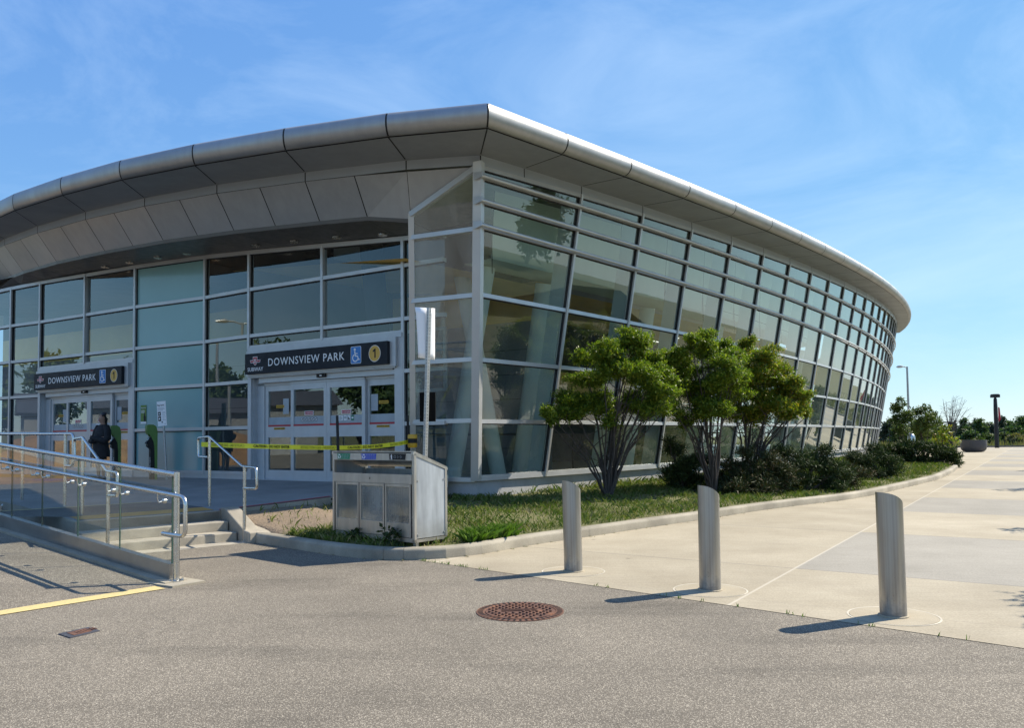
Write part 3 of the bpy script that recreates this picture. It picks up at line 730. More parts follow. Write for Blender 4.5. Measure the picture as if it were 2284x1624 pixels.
    def shp(pts, mi, lift): t.poly([c+u*x+UP*y+n*lift for x, y in pts], mi)
    shp([(-.19, .035), (.19, .035), (.165, -.035), (.075, -.035), (-.075, -.035), (-.165, -.035)], 0, .003)
    shp([(-.178, .024), (.178, .024), (.158, -.024), (-.158, -.024)], 1, .005)
    SHD = [(-.085, .115), (.085, .115), (.07, -.01), (.052, -.06), (.025, -.088), (0, -.095), (-.025, -.088), (-.052, -.06), (-.07, -.01)]
    shp(SHD, 0, .007); shp([(x*.86, .015+(y-.015)*.87) for x, y in SHD], 1, .009)
    text_mb(t, 'T', c+UP*-.03, u, UP, n, .12, 0, bold=.003, lift=.011); text_mb(t, 'C', c+UP*-.045-u*.018, u, UP, n, .085, 0, lift=.012); text_mb(t, 'C', c+UP*-.045+u*.018, u, UP, n, .085, 0, mirror=True, lift=.013)
    text_mb(t, 'SUBWAY', P(.082, 3.315), u, UP, n, .135, 0, spacing=1.03, bold=.001); t.build('subway_emblem', ['white', 'red'], sg)
    t = MB(); c = P(.802, 3.5)
    def rr(hw, hh, r, mi, lift):
        t.poly([c+u*(sx*(hw-r)+r*math.cos(a))+UP*(sy*(hh-r)+r*math.sin(a))+n*lift for sx, sy, a0 in ((1, 1, 0), (-1, 1, 90), (-1, -1, 180), (1, -1, 270)) for a in [math.radians(a0+w_) for w_ in (0, 30, 60, 90)]], mi)
    rr(.155, .195, .03, 1, .003); rr(.145, .185, .025, 0, .005)
    disc(t, c+u*-.03+UP*.125, u, UP, n, .03, 1, .007); t.bar(c+u*-.03+UP*.09+n*.008, c+u*-.015+UP*-.02+n*.008, .03, .004, 1, n)
    t.bar(c+u*-.03+UP*.035+n*.008, c+u*.055+UP*.03+n*.008, .02, .004, 1, n); t.bar(c+u*-.02+UP*-.022+n*.008, c+u*.055+UP*-.028+n*.008, .026, .004, 1, n)
    t.bar(c+u*.05+UP*-.025+n*.008, c+u*.085+UP*-.115+n*.008, .024, .004, 1, n); t.bar(c+u*.08+UP*-.112+n*.008, c+u*.12+UP*-.1+n*.008, .02, .004, 1, n)
    ringflat(t, c+u*-.015+UP*-.065, u, UP, n, .066, .09, 1, .008, 22, 2.0, 6.0); t.build('wheelchair_symbol', ['blue', 'white'], sg)
    t = MB(); c = P(.922, 3.5); disc(t, c, u, UP, n, .185, 1, .003, 32, .92); disc(t, c, u, UP, n, .173, 0, .005, 32, .92)
    t.poly([c+n*.007+u*x+UP*y for x, y in ((-.005, -.1), (.032, -.1), (.032, .105), (.0, .105), (-.055, .06), (-.04, .03), (-.005, .052))], 2); t.build('line_number', ['gold', 'white', 'black'], sg)
    return u, n
eu, en = entrance(FAC[8], FAC[10], 0)
entrance(FAC[4], FAC[6], 1)

# ---- interior seen through the glass
g = MB(); zf = .62
inner = [V((-24, 29.6, zf)), V((-10.6, 22.2, zf)), V((-2.3, 17.4, zf)), V((-.8, 16.8, zf))]+[CP(t, zf, -.05) for t in TH]+[V((20, 90, zf)), V((-30, 80, zf))]
g.poly(inner); g.build('interior_floor', 'int_floor', bld)
# pale bulkhead behind the top rows
g = MB(); r1, r2 = [], []
for th in [-41.6+.845*k for k in range(10)]:
    zt = si_pt(th).z-.1; r1.append([CP(th, 5.62, -1.15), CP(th, zt, -1.0-TAN*(zt-5.62))])
g.strip(r1, 0, .012); g.strip([[a, V((a.x, a.y, 0))*0+a+V((-.65, .6, 0))] for a, b in r1]); g.build('interior_bulkhead', 'int_band', bld)
g = MB(); g.strip([[a+V((0, 0, .03))+(V((BC.x, BC.y, 0))-V((a.x, a.y, 0))).normalized()*.02, b+(V((BC.x, BC.y, 0))-V((a.x, a.y, 0))).normalized()*.02] for a, b in r1])
for a, b in r1[::1]: g.bar(a+V((.03, -.03, -.35)), a+V((.03, -.03, 1.2)), .02, .02)
g.strip([[a+V((.012, -.012, .22)), a+V((.012, -.012, .24))] for a, b in r1])
g.build('interior_joint', 'gap', bld)
g = MB(); rows_ = []
for th in [-42.2+.845*k for k in range(13)]:
    rows_.append(th)
g.strip([[CP(th, .62, -8.0+TAN*3.4), CP(th, 3.3, -8.0+TAN*.7)] for th in rows_], 0); g.strip([[CP(th, 3.3, -7.9+TAN*.7), CP(th, 4.2, -7.9-TAN*.2)] for th in rows_], 1)
g.strip([[CP(th, 4.2, -8-TAN*.2), CP(th, 6.9, -8-TAN*2.9)] for th in rows_], 2)
# partition behind the entrances
n_in = V((.516, .856, 0)); A_, B_ = V((-20, 27.6, 0)), V((-5.2, 18.9, 0))
for d_, x0, x1 in ((4.2, -24, -7.6), (5.6, -7.6, -1.8)):
    pa, pbb = V((x0, 27.6-(x0+20)*.588, 0))+n_in*d_, V((x1, 27.6-(x1+20)*.588, 0))+n_in*d_
    g.strip([[pa+UP*.62, pa+UP*4.9], [pbb+UP*.62, pbb+UP*4.9]], 3); g.strip([[pa+UP*4.9, pa+UP*6.0], [pbb+UP*4.9, pbb+UP*6.0]], 1); g.strip([[pa+UP*6.0, pa+UP*8], [pbb+UP*6.0, pbb+UP*8]], 2)
    dd = (pbb-pa).normalized()
    for z in (1.3, 2.0, 2.7, 3.4, 4.1): g.bar(pa+UP*z-n_in*.01, pbb+UP*z-n_in*.01, .012, .012, 2)
g.build('interior_wall', ['int_dark', 'int_ochre', 'int_dark', 'int_wall'], bld)
# ceiling
g = MB(); g.strip([[CP(th, 5.45, -1.9), CP(th, 6.3, -9.4)] for th in [-42.2+.845*k for k in range(24)]], 1); g.strip([[V((x, 27.2-(x+20)*.588, 6.9)), V((x, 27.2-(x+20)*.588, 6.9))+n_in*6] for x in (-23, -10)]); g.build('interior_ceiling', ['int_dark', 'int_ochre'], bld)
for k in range(11):
    th = -40.72+.845*1.0*k*1.0
    if k % 2: continue
    mb = MB(); mb.tube([CP(th, .62, -1.75), CP(th, 5.5, -1.75)], .23, 20); mb.build('interior_column', 'int_col', bld, 40)
for k in (12, 14, 16, 18, 20):
    th = -40.72+.845*k; mb = MB(); mb.tube([CP(th, .62, -1.75), CP(th, 5.1, -1.75)], .23, 14); mb.build('interior_column', 'int_col', bld, 40)
for pa_, pb_ in (((-1.45, 18.7, .62), (-.55, 18.2, 5.6)), ((-.35, 19.6, .62), (-1.2, 19.2, 5.6))): mb = MB(); mb.tube([V(pa_), V(pb_)], .2, 18); mb.build('interior_column', 'int_col', bld, 40)
mb = MB(); mb.tube([V((-2.9, 19.0, .62)), V((-3.3, 18.2, 6.6))], .27, 18); mb.build('interior_column', 'black', bld, 40)
# inner window frames of the ticket hall
for x0, x1, d_, z0, z1 in ((-9.6, -7.9, 3.9, 3.1, 5.0), (-6.6, -4.6, 5.2, 3.0, 4.9), (-9.6, -7.9, 3.9, .9, 2.7)):
    pa = V((x0, 27.6-(x0+20)*.588, 0))+n_in*d_; pbb = V((x1, 27.6-(x1+20)*.588, 0))+n_in*d_; mb = MB(); dd = (pbb-pa).normalized(); L_ = (pbb-pa).length
    mb.fr(pa, dd, UP, n_in, (0, L_), (z0, z1), (.05, .07), 1)
    for a, b, c, d in ((0, L_, z0, z0+.09), (0, L_, z1-.09, z1), (0, .09, z0, z1), (L_-.09, L_, z0, z1), (L_*.5-.04, L_*.5+.04, z0, z1), (0, L_, (z0+z1)/2-.04, (z0+z1)/2+.04)):
        mb.fr(pa, dd, UP, n_in, (a, b), (c, d), (-.03, .06) if a or b < L_ else (-.025, .055), 0)
    mb.build('inner_window', ['white', 'navy'], bld)
# strip lights under the hall ceiling
d = Nd('strip_light'); d.b.inputs['Emission Color'].default_value = (1, .96, .86, 1); d.b.inputs['Emission Strength'].default_value = 1.4; MT['strip_light'] = d.m
for of, zz in ((-5.4, 5.8), (-7.4, 6.0)):
    for k in range(6, 14):
        th = -41.5+.845*k; mb = MB(); a, b = CP(th+.1, zz, of), CP(th+.62, zz, of); mb.bar(a, b, .05, .02, 0); mb.bar(a+UP*.03, b+UP*.03, .08, .04, 1); mb.build('interior_light', ['strip_light', 'white'], bld)
# guard rail and benches inside, low down
mb = MB()
for k in range(0, 26):
    th = -41.9+.845*.5*k; a, b = CP(th, .62, -3.0), CP(th, 1.7, -3.2); mb.bar(a, b, .04, .04)
mb.tube([CP(-41.9+.845*.5*k, 1.7, -3.2) for k in range(26)], .03, 8); mb.build('interior_rail', 'int_dark', bld)
# notice in the corner glass and poster on the teal bay
pc = atwall(321, 925, FAC[6], FAC[7]); u_ = (FAC[7]-FAC[6]).normalized(); n_ = V((u_.y, -u_.x, 0))
mb = MB(); q = pc+n_*.01; rectflat(mb, q, u_, UP, n_, (-.12, .12), (-.27, .25), 0); rectflat(mb, q, u_, UP, n_, (-.12, .12), (-.27, -.21), 1, .005)
text_mb(mb, 'Need help?', q-u_*.1+UP*.16, u_, UP, n_, .045, 1, 'LEFT', lift=.005)
for z in (.10, .07, .04): rectflat(mb, q, u_, UP, n_, (-.1, .05), (z-.006, z+.006), 1, .005)
mb.poly([q+n_*.006+u_*x+UP*y for x, y in ((.02, -.2), (.1, -.2), (.095, -.08), (.07, -.03), (.065, .02), (.05, .045), (.03, .03), (.03, -.02), (.01, -.08))], 2)
tag(mb.build('poster', ['green', 'white', 'navy']), 'green poster with a dark figure stuck on the pale teal glass beside the left entrance', 'poster')

# ================================================================== SITE: steps, platform, kerb, lawn
stA, stB = V((-6.42, 11.6, 0)), V((-4.86, 13.07, 0)); su = (stB-stA).normalized(); sd = V((su.y, -su.x, 0))
TREAD, RISE = .33, .15
g = MB()
for k in range(3):
    g.fr(stA, su, sd, UP, (-.02, (stB-stA).length), (TREAD*k-.5, TREAD*k) if k == 0 else (TREAD*(k-1)+.004, TREAD*k), (-.1, RISE*(3-k)), 0)
st = g.build('steps', 'step'); struct(st)
bv = st.modifiers.new('bevel', 'BEVEL'); bv.width = .018; bv.segments = 2
g = MB(); g.fr(stA, su, sd, UP, (-.25, (stB-stA).length+.25), (2*TREAD, 2*TREAD+.36), (-.1, .012)); struct(g.build('step_landing', 'step'))
# platform: rises gently from step edge to the doors
fa, fb_ = FAC[0], FAC[10]
def plat_z(x, y):
    p = V((x, y, 0)); dA = max(0, (p-stA).dot(-sd)); n = V((.516, .856, 0)); dB = max(0, (fb_-p).dot(n))
    return .45+.19*dA/(dA+dB+1e-6)
red0, red1 = at(475, 1131, .45), at(739, 1106, .53)
pl = [stA, stB, V((red1.x, red1.y, 0)), V((-2.12, 17.2, 0))]
front = [V((p.x, p.y, 0))+V((.516, .856, 0))*.15 for p in reversed(FAC[:11])]
left = [V((-24.6, 29.3, 0)), V((-16, 21.4, 0)), V((-9.65, 14.8, 0)), V((-8.7, 13.9, 0))]
bot = [stA, stB, V((red1.x, red1.y, 0)), V((-2.12, 17.2, 0))]
# rows between the step edge line and facade line (both run left), as a grid
edgeL = [V((-24.6, 29.3, 0)), V((-16, 21.4, 0)), V((-9.65, 14.8, 0)), stA, stB, V((red1.x, red1.y, 0)), V((-2.12, 17.2, 0))]
edgeR = [V((-24.4, 30.6, 0)), V((-20, 27.8, 0)), V((-14.6, 24.7, 0)), V((-9.5, 21.7, 0)), V((-5.0, 19.0, 0)), V((-3.0, 17.75, 0)), V((-2.05, 17.25, 0))]
def resample(P, n):
    d = [0]
    for a, b in zip(P[:-1], P[1:]): d.append(d[-1]+(b-a).length)
    out = []
    for i in range(n):
        s = d[-1]*i/(n-1); k = max(j for j in range(len(d)) if d[j] <= s+1e-9); k = min(k, len(P)-2)
        out.append(P[k].lerp(P[k+1], (s-d[k])/(d[k+1]-d[k])))
    return out
eL = [edgeL[i].lerp(edgeL[i+1], t/6) for i in range(6) for t in range(6)]+[edgeL[-1]]
eR = [edgeR[i].lerp(edgeR[i+1], t/6) for i in range(6) for t in range(6)]+[edgeR[-1]]
g = MB(); rows = []
for a, b in zip(eL, eR):
    r = []
    for t in range(9):
        p = a.lerp(b, t/8); r.append(V((p.x, p.y, plat_z(p.x, p.y))))
    rows.append(r)
g.strip(rows, 0)
g.strip([[V((p.x, p.y, plat_z(p.x, p.y))), V((p.x, p.y, -.1))] for p in eL], 1)
pf = g.build('entrance_platform', ['platform', 'step']); struct(pf)
def drape(name, pts, mat, lift=.005, n=10):
    """thin marking laid on the platform: a quad strip following its surface"""
    (a, b), (c, d) = pts; g = MB(); rows = []
    for i in range(n+1):
        p, q = a.lerp(b, i/n), c.lerp(d, i/n); rows.append([V((r.x, r.y, plat_z(r.x, r.y)+lift)) for r in (p, p.lerp(q, .5), q)])
    g.strip(rows); return struct(g.build(name, mat))
drape('asphalt_apron', ((stA-sd*.62+su*.02, stB-sd*.62-su*.02), (stA-sd*2.3-su*1.6, stB-sd*2.0-su*.3)), 'asphalt2', .004)
drape('orange_strip', ((stA-sd*.12+su*.05, stB-sd*.12-su*.05), (stA-sd*.6+su*.05, stB-sd*.6-su*.05)), 'tactile')
fu = V((.856, -.516, 0)); fn = V((-.516, -.856, 0))
t0 = FAC[4]+fn*.3; drape('orange_strip', ((t0-fu*6, t0+fu*4.6), (t0-fu*6+fn*1.3, t0+fu*4.2+fn*.9)), 'tactile', .006, 16)  # orange reflection in the balustrade glass, put in here as a coloured strip
t1 = at(118, 1073, .57); drape('road_marking', ((t1, t1+fu*1.3), (t1+fn*.8, t1+fu*1.3+fn*.8)), 'road_blue', .006, 4)
drape('road_marking', ((stA-sd*2.25-su*1.6, stB-sd*2.0-su*.4), (stA-sd*2.33-su*1.6, stB-sd*2.08-su*.4)), 'road_yellow', .008)
a_, b_ = V((red0.x, red0.y, 0)), V((red1.x, red1.y, 0)); pn = (b_-a_).normalized(); pn = V((-pn.y, pn.x, 0))
drape('road_marking', ((stB+pn*.01, b_+pn*.01), (stB+pn*.10, b_+pn*.10)), 'road_red', .014)
# cheek beside the steps
g = MB(); c0 = stB+su*.02
g.prism([c0+sd*-.05+UP*-.05, c0+sd*1.05+UP*-.05, c0+sd*1.05+UP*.17, c0+sd*.85+UP*.19, c0+sd*.12+UP*.50, c0-sd*.05+UP*.5], su*.26)
ck = g.build('step_cheek', 'step'); struct(ck); bv = ck.modifiers.new('bevel', 'BEVEL'); bv.width = .02; bv.segments = 2

# kerb round the planting bed
KP = [at(x, y, 0) for x, y in ((549, 1209), (605, 1218), (658, 1227), (730, 1239), (803, 1248), (860, 1252.5), (919, 1253.5), (968, 1250.5), (1015, 1247), (1058, 1243), (1151, 1224), (1225, 1212), (1298, 1202), (1420, 1183), (1556, 1163), (1694, 1141), (1786, 1129), (1890, 1117), (1960, 1104), (2016, 1090.5), (2094, 1071), (2127, 1055), (2138, 1045))]
KP += [V((19.7, 37.5, 0)), V((18.9, 40.5, 0)), V((17.8, 43, 0))]
def smooth_path(P, n):
    Q = resample(P, n)
    for _ in range(3): Q = [Q[0]]+[(Q[i-1]+Q[i]*2+Q[i+1])/4 for i in range(1, len(Q)-1)]+[Q[-1]]
    return Q
KQ = smooth_path(KP, 150); KPROF = [(0, -.05), (0, .11), (.012, .135), (.04, .152), (.17, .152), (.185, .12), (.185, -.05)]
rows = []; inner_k = []
for i, p in enumerate(KQ):
    t = (KQ[min(i+1, len(KQ)-1)]-KQ[max(i-1, 0)]).normalized(); n = V((-t.y, t.x, 0))
    rows.append([p+n*a+UP*b for a, b in KPROF]); inner_k.append(p+n*.17)
g = MB()
for i in range(0, len(rows)-1):
    g.strip(rows[i:i+2], 0, .004 if i % 12 == 11 else 0)
struct(g.build('kerb', 'kerb', None, 40))
# lawn surface between kerb and building
LB = [stB+su*.25+V((0, 0, 0)), V((red1.x, red1.y, 0)), JB.copy(), CB.copy()]+[CP(t, .7, -.03) for t in TH if t < -31]
for p in LB: p.z = 0
NS = 120
la, lb = resample(inner_k, NS), resample(LB, NS)
# match by hand so that cross lines stay square to the kerb
KEY = [(0, 0), (.16, .10), (.30, .27), (.42, .36), (1, 1)]
def remap(f):
    for (a, c), (b, d) in zip(KEY[:-1], KEY[1:]):
        if f <= b: return c+(d-c)*(f-a)/(b-a)
    return 1
LBd = resample(LB, 2000)
lb = [LBd[int(remap(i/(NS-1))*1999)] for i in range(NS)]
def lawn_z(s, t):
    zk, zb = .135, (.40 if s < .08 else .34)
    zz = zk+(zb-zk)*(t**1.15)
    return zz+.018*math.sin(s*90+t*3)*math.sin(t*math.pi)+.012*math.sin(s*233+t*17)*math.sin(t*math.pi)
def lawn_pt(s, t):
    k = s*(NS-1); i = min(int(k), NS-2); f = k-i
    a = la[i].lerp(la[i+1], f); b = lb[i].lerp(lb[i+1], f); p = a.lerp(b, t); return V((p.x, p.y, lawn_z(s, t)))
g = MB(); g.strip([[lawn_pt(i/(NS-1), t/14) for t in range(15)] for i in range(NS)])
g.weld(); struct(g.build('planting_bed', 'lawn', None, 60))
# concrete apron lump beside the steps
ap = [at(x, y, z) for x, y, z in ((549, 1190, .16), (547, 1152, .33), (562, 1148, .33), (580, 1151, .29), (600, 1159, .24), (620, 1170, .19), (634, 1180, .16), (636, 1186, .15), (624, 1189, .15))]
g = MB(); g.poly(ap); g.strip([[p, p-UP*.3] for p in ap+ap[:1]]); g.weld()
struct(g.build('concrete_apron', 'step', None, 50))

# ramp at the left and painted edge
yA, yB = at(357, 1313, 0), at(-40, 1376, 0)
A0 = at(393, 1302, 0); B0 = at(0, 1178, .36); rd = V((B0.x-A0.x, B0.y-A0.y, 0)); RL = rd.length; rd.normalize(); RK = .36/RL
rn = V((rd.y, -rd.x, 0)); rn = rn if rn.y < 0 else -rn            # towards the ramp side
g = MB(); r0 = A0+rn*.05
P0, P1 = r0, r0+rn*2.3
g.strip([[P0+rd*.0+UP*.002, P1+UP*.002], [P0+rd*9+UP*(RK*9), P1+rd*9+UP*(RK*9)]]); g.poly([P1+UP*.0, P1+rd*9+UP*(RK*9), P1+rd*9])
struct(g.build('ramp', 'asphalt'))
yd = (yB-yA).normalized(); yn = V((-yd.y, yd.x, 0))
g = MB(); wv = .12
g.poly([yA-yn*wv+UP*.007, yB-yn*wv+UP*.007, yB+yn*wv+UP*.007, yA+yn*wv+UP*.007]); struct(g.build('road_marking', 'road_yellow'))
g = MB(); g.fr(A0+UP*-.1, rd, rn, UP, (-.05, 9), (-.10, .16), (0, .13)); v_ = g.v; 
for i, p in enumerate(v_):
    s = (V(p)-A0).dot(rd); v_[i] = (p[0], p[1], p[2]+max(0, s)*RK)
g.prism([A0+UP*-.01-rd*.26+rn*x for x in (-.2, .2)]+[A0+UP*-.01+rd*.3+rn*x for x in (.24, -.2)], UP*.03)
struct(g.build('ramp_kerb', 'kerb'))

# ------------------------------------------------------------------ balustrade with glass panels
def RPt(s, h, o=0.0): return A0+rd*s+rn*o+UP*(max(s, 0)*RK+h)
def sx(px): p = atwall(px, 1150, A0, A0+rd); return (p-A0).dot(rd)
bal = thing('ramp_balustrade', A0, 'long stainless balustrade of clear glass panels standing along the asphalt ramp', 'balustrade')
mb = MB(); mb.fr(A0, rd, rn, UP, (.07, .072+2.45), (-.045, .045), (.035, .205), 0); mb.fr(A0, rd, rn, UP, (.07+2.456, 9), (-.045, .045), (.035, .205), 0)
mb.v = [(p[0], p[1], p[2]+(V(p)-A0).dot(rd)*RK) for p in mb.v]; mb.build('base_channel', 'channel', bal)
joints = [.085]+[sx(x) for x in (268, 174, 94, 26)]; d_ = joints[-1]-joints[-2]; joints += [joints[-1]+d_*k for k in range(1, 5)]
for a, b in zip(joints[:-1], joints[1:]):
    mb = MB(); P = [RPt(a+.006, .19, .006), RPt(b-.006, .19, .006), RPt(b-.006, 1.21, .006), RPt(a+.006, 1.21, .006)]; mb.prism(P, rn*-.012); mb.fr(RPt(a, .2), rd, rn, UP, (-.004, .005), (-.008, .008), (0, 1.0), 1); mb.build('glass_panel', ['rail_glass', 'glass_edge'], bal)
    for s in (a+.16, b-.16):
        mb = MB(); c = RPt(s, .90, .0); mb.lathe([(.028, -.012), (.028, .02), (.018, .026)], c, 16, 0, (rd, UP, rn)); mb.tube([c+rn*.02, c+rn*.075+UP*-.012, c+rn*.088+UP*.02, c+rn*.09+UP*.09], .0075, 8); mb.build('bracket', 'stainless', bal, 40)
mb = MB(); mb.tube([RPt(9, 1.225), RPt(.0, 1.225)], .031, 16); mb.build('top_rail', 'stainless', bal, 40)
mb = MB(); mb.tube([RPt(0, 1.25), RPt(0, .02)], .034, 18); mb.lathe([(.085, .02), (.085, .034), (.05, .04)], A0+UP*.0, 24)
for k in range(4): a = k*math.pi/2+.5; mb.lathe([(.014, .034), (.014, .052)], A0+V((.066*math.cos(a), .066*math.sin(a), 0)), 8)
mb.build('end_post', 'stainless', bal, 40)
hp = [RPt(9, 1.0, .09), RPt(.1, 1.0, .09), RPt(-.2, .99, .09)]
def rounded(P, r, n=4):
    out = [V(P[0])]
    for a, b, c in zip(P[:-2], P[1:-1], P[2:]):
        a, b, c = V(a), V(b), V(c); u = (a-b).normalized(); v = (c-b).normalized(); k = min(r, (a-b).length*.48, (c-b).length*.48)
        for i in range(n+1): t = i/n; out.append(b+u*k*(1-t)**2+v*k*t**2)
    out.append(V(P[-1])); return out
loopz = .55
hp = rounded([RPt(9, .985, .09), RPt(-.32, .985, .09), RPt(-.32, loopz, .09), RPt(.13, loopz, .09)], .09)
mb = MB(); mb.tube(hp, .0235, 14); mb.build('handrail', 'stainless', bal, 50)

# ------------------------------------------------------------------ handrails at the steps and on the platform
def railing(name, tubes, label, cat='handrail', group=None, foot=()):
    t = thing(name, tubes[0][1][0], label, cat, group)
    for nm, P, r in tubes:
        mb = MB(); mb.tube(P, r, 12); mb.build(nm, 'stainless', t, 50)
    for f in foot:
        mb = MB(); mb.lathe([(.07, 0), (.07, .012), (.03, .016)], f, 18); mb.build('base_plate', 'stainless', t, 40)
    return t
# right rail
pT, pB = at(467, 1134, .45), at(545, 1209, 0.012)
def rw(x, y): return atwall(x, y, pT, pB)
main = rounded([rw(464, 1021), rw(443, 1020), rw(442, 978), rw(467, 975), rw(541, 1042), rw(572, 1045), rw(573, 1091), rw(543, 1091)], .06, 4)
railing('stair_handrail', [('post', [pT, V((pT.x, pT.y, rw(467, 976).z))], .026), ('post', [pB, V((pB.x, pB.y, rw(541, 1042).z))], .026), ('rail', main, .021)], 'stainless handrail sloping down the right end of the concrete steps, caution tape tied to it', foot=(pT, pB))
# left rail: the same shape moved to the left end of the steps
pT2 = at(183, 1153, .45); dv = V((pT2.x-pT.x, pT2.y-pT.y, 0)); dv.z = 0
k_ = 1.0
def mv(p): return V((p.x+dv.x, p.y+dv.y, p.z))
pB2 = mv(pB)
main2 = rounded([mv(rw(464, 1021)), mv(rw(443, 1020)), mv(rw(442, 978)), mv(rw(467, 975)), mv(rw(541, 1042)), mv(rw(572, 1045)), mv(rw(573, 1091)), mv(rw(543, 1091))], .06, 4)
railing('stair_handrail', [('post', [mv(pT), V((pT2.x, pT2.y, rw(467, 976).z))], .026), ('post', [pB2, V((pB2.x, pB2.y, rw(541, 1042).z))], .026), ('rail', main2, .021)], 'stainless handrail at the left end of the concrete steps, seen behind the glass balustrade', foot=(mv(pT), pB2))
# guard rail along the platform edge
gA, gB = at(144, 1138, .45), at(50, 1124.5, .47); gd = V((gB.x-gA.x, gB.y-gA.y, 0)).normalized(); go = V((gd.y, -gd.x, 0)); go = go if go.y < 0 else -go
gz = atwall(144, 970, gA, gB).z
G = lambda s, z: V((gA.x, gA.y, z))+gd*s
tub = [('rail', rounded([G(.0, gz-.55), G(-.32, gz-.55), G(-.32, gz), G(9, gz+.12)], .08, 4), .024)]
for s in (0, 1.95, 3.9, 5.85): tub += [('post', [G(s, .55), G(s, gz+.013*s)], .026), ('stub', rounded([G(s, .55), G(s, .47)+go*0, G(s, .47)+go*.33, G(s, .12)+go*.33], .03, 3), .022)]
railing('platform_guard_rail', tub, 'level stainless guard rail along the left edge of the raised platform', 'guard rail')

# ------------------------------------------------------------------ caution tape, reel and two black posts
tp = [atwall(449, 992.5, pT, pB), aty(520, 995, 13.7), aty(600, 997.5, 14.3), aty(690, 999.5, 15.0), aty(770, 1000, 15.5), aty(840, 997, 15.9), aty(890, 991, 16.25), aty(915, 986, 16.5)]
tq = resample(tp, 60); hw = .042
mb = MB(); rows = []
for i, p in enumerate(tq):
    tw = .25*math.sin(i*.11); rows.append([p+UP*hw+V((0, tw*.03, 0)), p-UP*hw-V((0, tw*.03, 0))])
mb.strip(rows, 0)
def along(s):     # point and tangent at arc length s
    acc = 0
    for a, b in zip(tq[:-1], tq[1:]):
        L = (b-a).length
        if acc+L >= s: t = (b-a)/L; return a+t*(s-acc), t
        acc += L
    return tq[-1], (tq[-1]-tq[-2]).normalized()
TL = sum((b-a).length for a, b in zip(tq[:-1], tq[1:]))
words = 'CAUTION - DO NOT ENTER'
for j, s0 in enumerate([.1, 1.06, 2.08, 3.1, 4.05, 4.95]):
    mir = j % 2 == 0
    t_ = MB(); text_mb(t_, words, (0, 0, 0), (1, 0, 0), (0, 1, 0), (0, 0, 1), .066, 0, 'CENTER', 1.0, .0012 if not mir else 0, mirror=mir, xscale=.92)
    c = s0+.45; vs = []
    for x, y, z in t_.v:
        p, t = along(min(TL, max(0, c+x))); n = V((t.y, -t.x, 0)).normalized(); vs.append(p+UP*(y-.022)+n*(z+.002))
    mb.add(vs, t_.f, 2 if mir else 1)
MT['tape_ghost'] = basic('tape_print_seen_through', (.30, .29, .03), .5)
tag(mb.build('caution_tape', ['yellow', 'black', 'tape_ghost']), 'yellow caution tape with black lettering stretched from the handrail to the glass corner', 'caution tape')
rl = aty(920, 985, 16.42); mb = MB(); mb.lathe([(.085, -.14), (.10, -.12), (.10, -.045)], rl, 16, 0); mb.lathe([(.095, -.045), (.095, .05)], rl, 16, 1); mb.lathe([(.10, .05), (.10, .12), (.085, .14)], rl, 16, 0)
tag(mb.build('tape_reel', ['amber', 'black'], None, 40), 'yellow and black tape reel fixed to the glass corner frame', 'tape reel')
for px, top, tx, Y, lab in ((757, 1070, 752, 14.9, 'thin black post leaning in front of the right entrance doors, behind the litter station'), (916, 1062, 909, 16.55, 'thin black post standing against the frame right of the entrance, beside the tape reel')):
    b = aty(px, top, Y); z0 = plat_z(b.x, b.y) if px < 800 else .50; b = V((b.x, b.y, z0)); t = aty(tx, 928, Y)
    mb = MB(); mb.tube([b, b.lerp(t, .985), t], [.03, .027, .024], 12); mb.lathe([(.16, 0), (.16, .03), (.05, .06)], b, 20)
    tag(mb.build('delineator_post', 'black', None, 40), lab, 'post', 'black posts by the entrance')

# ------------------------------------------------------------------ litter and recycling station
FL, FR_ = at(742, 1192, .2), at(925, 1213, .2); bu = V((FR_.x-FL.x, FR_.y-FL.y, 0)); BW = bu.length; bu.normalize(); bn = V((bu.y, -bu.x, 0)); FL.z = 0
DP = .62
bin_ = thing('recycling_station', V((FL.x, FL.y, .16))+bu*BW/2-bn*DP/2, 'stainless three-part recycling and litter station with sloping roof on the grass corner', 'recycling bin')
D = lambda mb, x, z, y, mi=0: mb.fr(FL, bu, UP, bn, x, z, y, mi)
mb = MB()
for x in (0, BW-.045):
    D(mb, (x, x+.045), (.2, 1.40), (-.04, 0)); D(mb, (x, x+.045), (.2, 1.17), (-DP, -DP+.04)); D(mb, (x, x+.045), (.2, .24), (-DP, 0))
    pts = [FL+bu*x+UP*z+bn*y for y, z in ((.012, 1.385), (.012, 1.425), (-DP-.012, 1.195), (-DP-.012, 1.155))]; mb.prism(pts, bu*.045)
D(mb, (.045, BW-.045), (.2, .255), (-.05, .0)); D(mb, (.045, BW-.045), (.2, .24), (-DP, -DP+.03))
for x in (.02, BW-.07): 
    for y in (-.09, -DP+.03): D(mb, (x, x+.05), (.10, .2), (y, y+.05))
mb.build('frame', 'stainless_worn', bin_)
mb = MB(); D(mb, (.045, BW-.045), (1.305, 1.405), (-.012, .006)); mb.build('header_panel', 'stainless_worn', bin_)
mb = MB(); pts = [FL+bu*.0+UP*z+bn*y for y, z in ((.0, 1.42), (-DP, 1.19), (-DP, 1.205), (.0, 1.435))]; mb.prism(pts, bu*BW); mb.build('roof', 'stainless_worn', bin_)
mb = MB(); D(mb, (.03, BW-.045), (.985, 1.115), (-.02, .012)); disc(mb, FL+bu*(BW*.49)+UP*1.05+bn*.012, bu, UP, bn, .016, 1); ringflat(mb, FL+bu*(BW*.49)+UP*1.05+bn*.012, bu, UP, bn, .006, .010, 0, .005); mb.build('lower_panel', ['stainless_worn', 'black'], bin_)
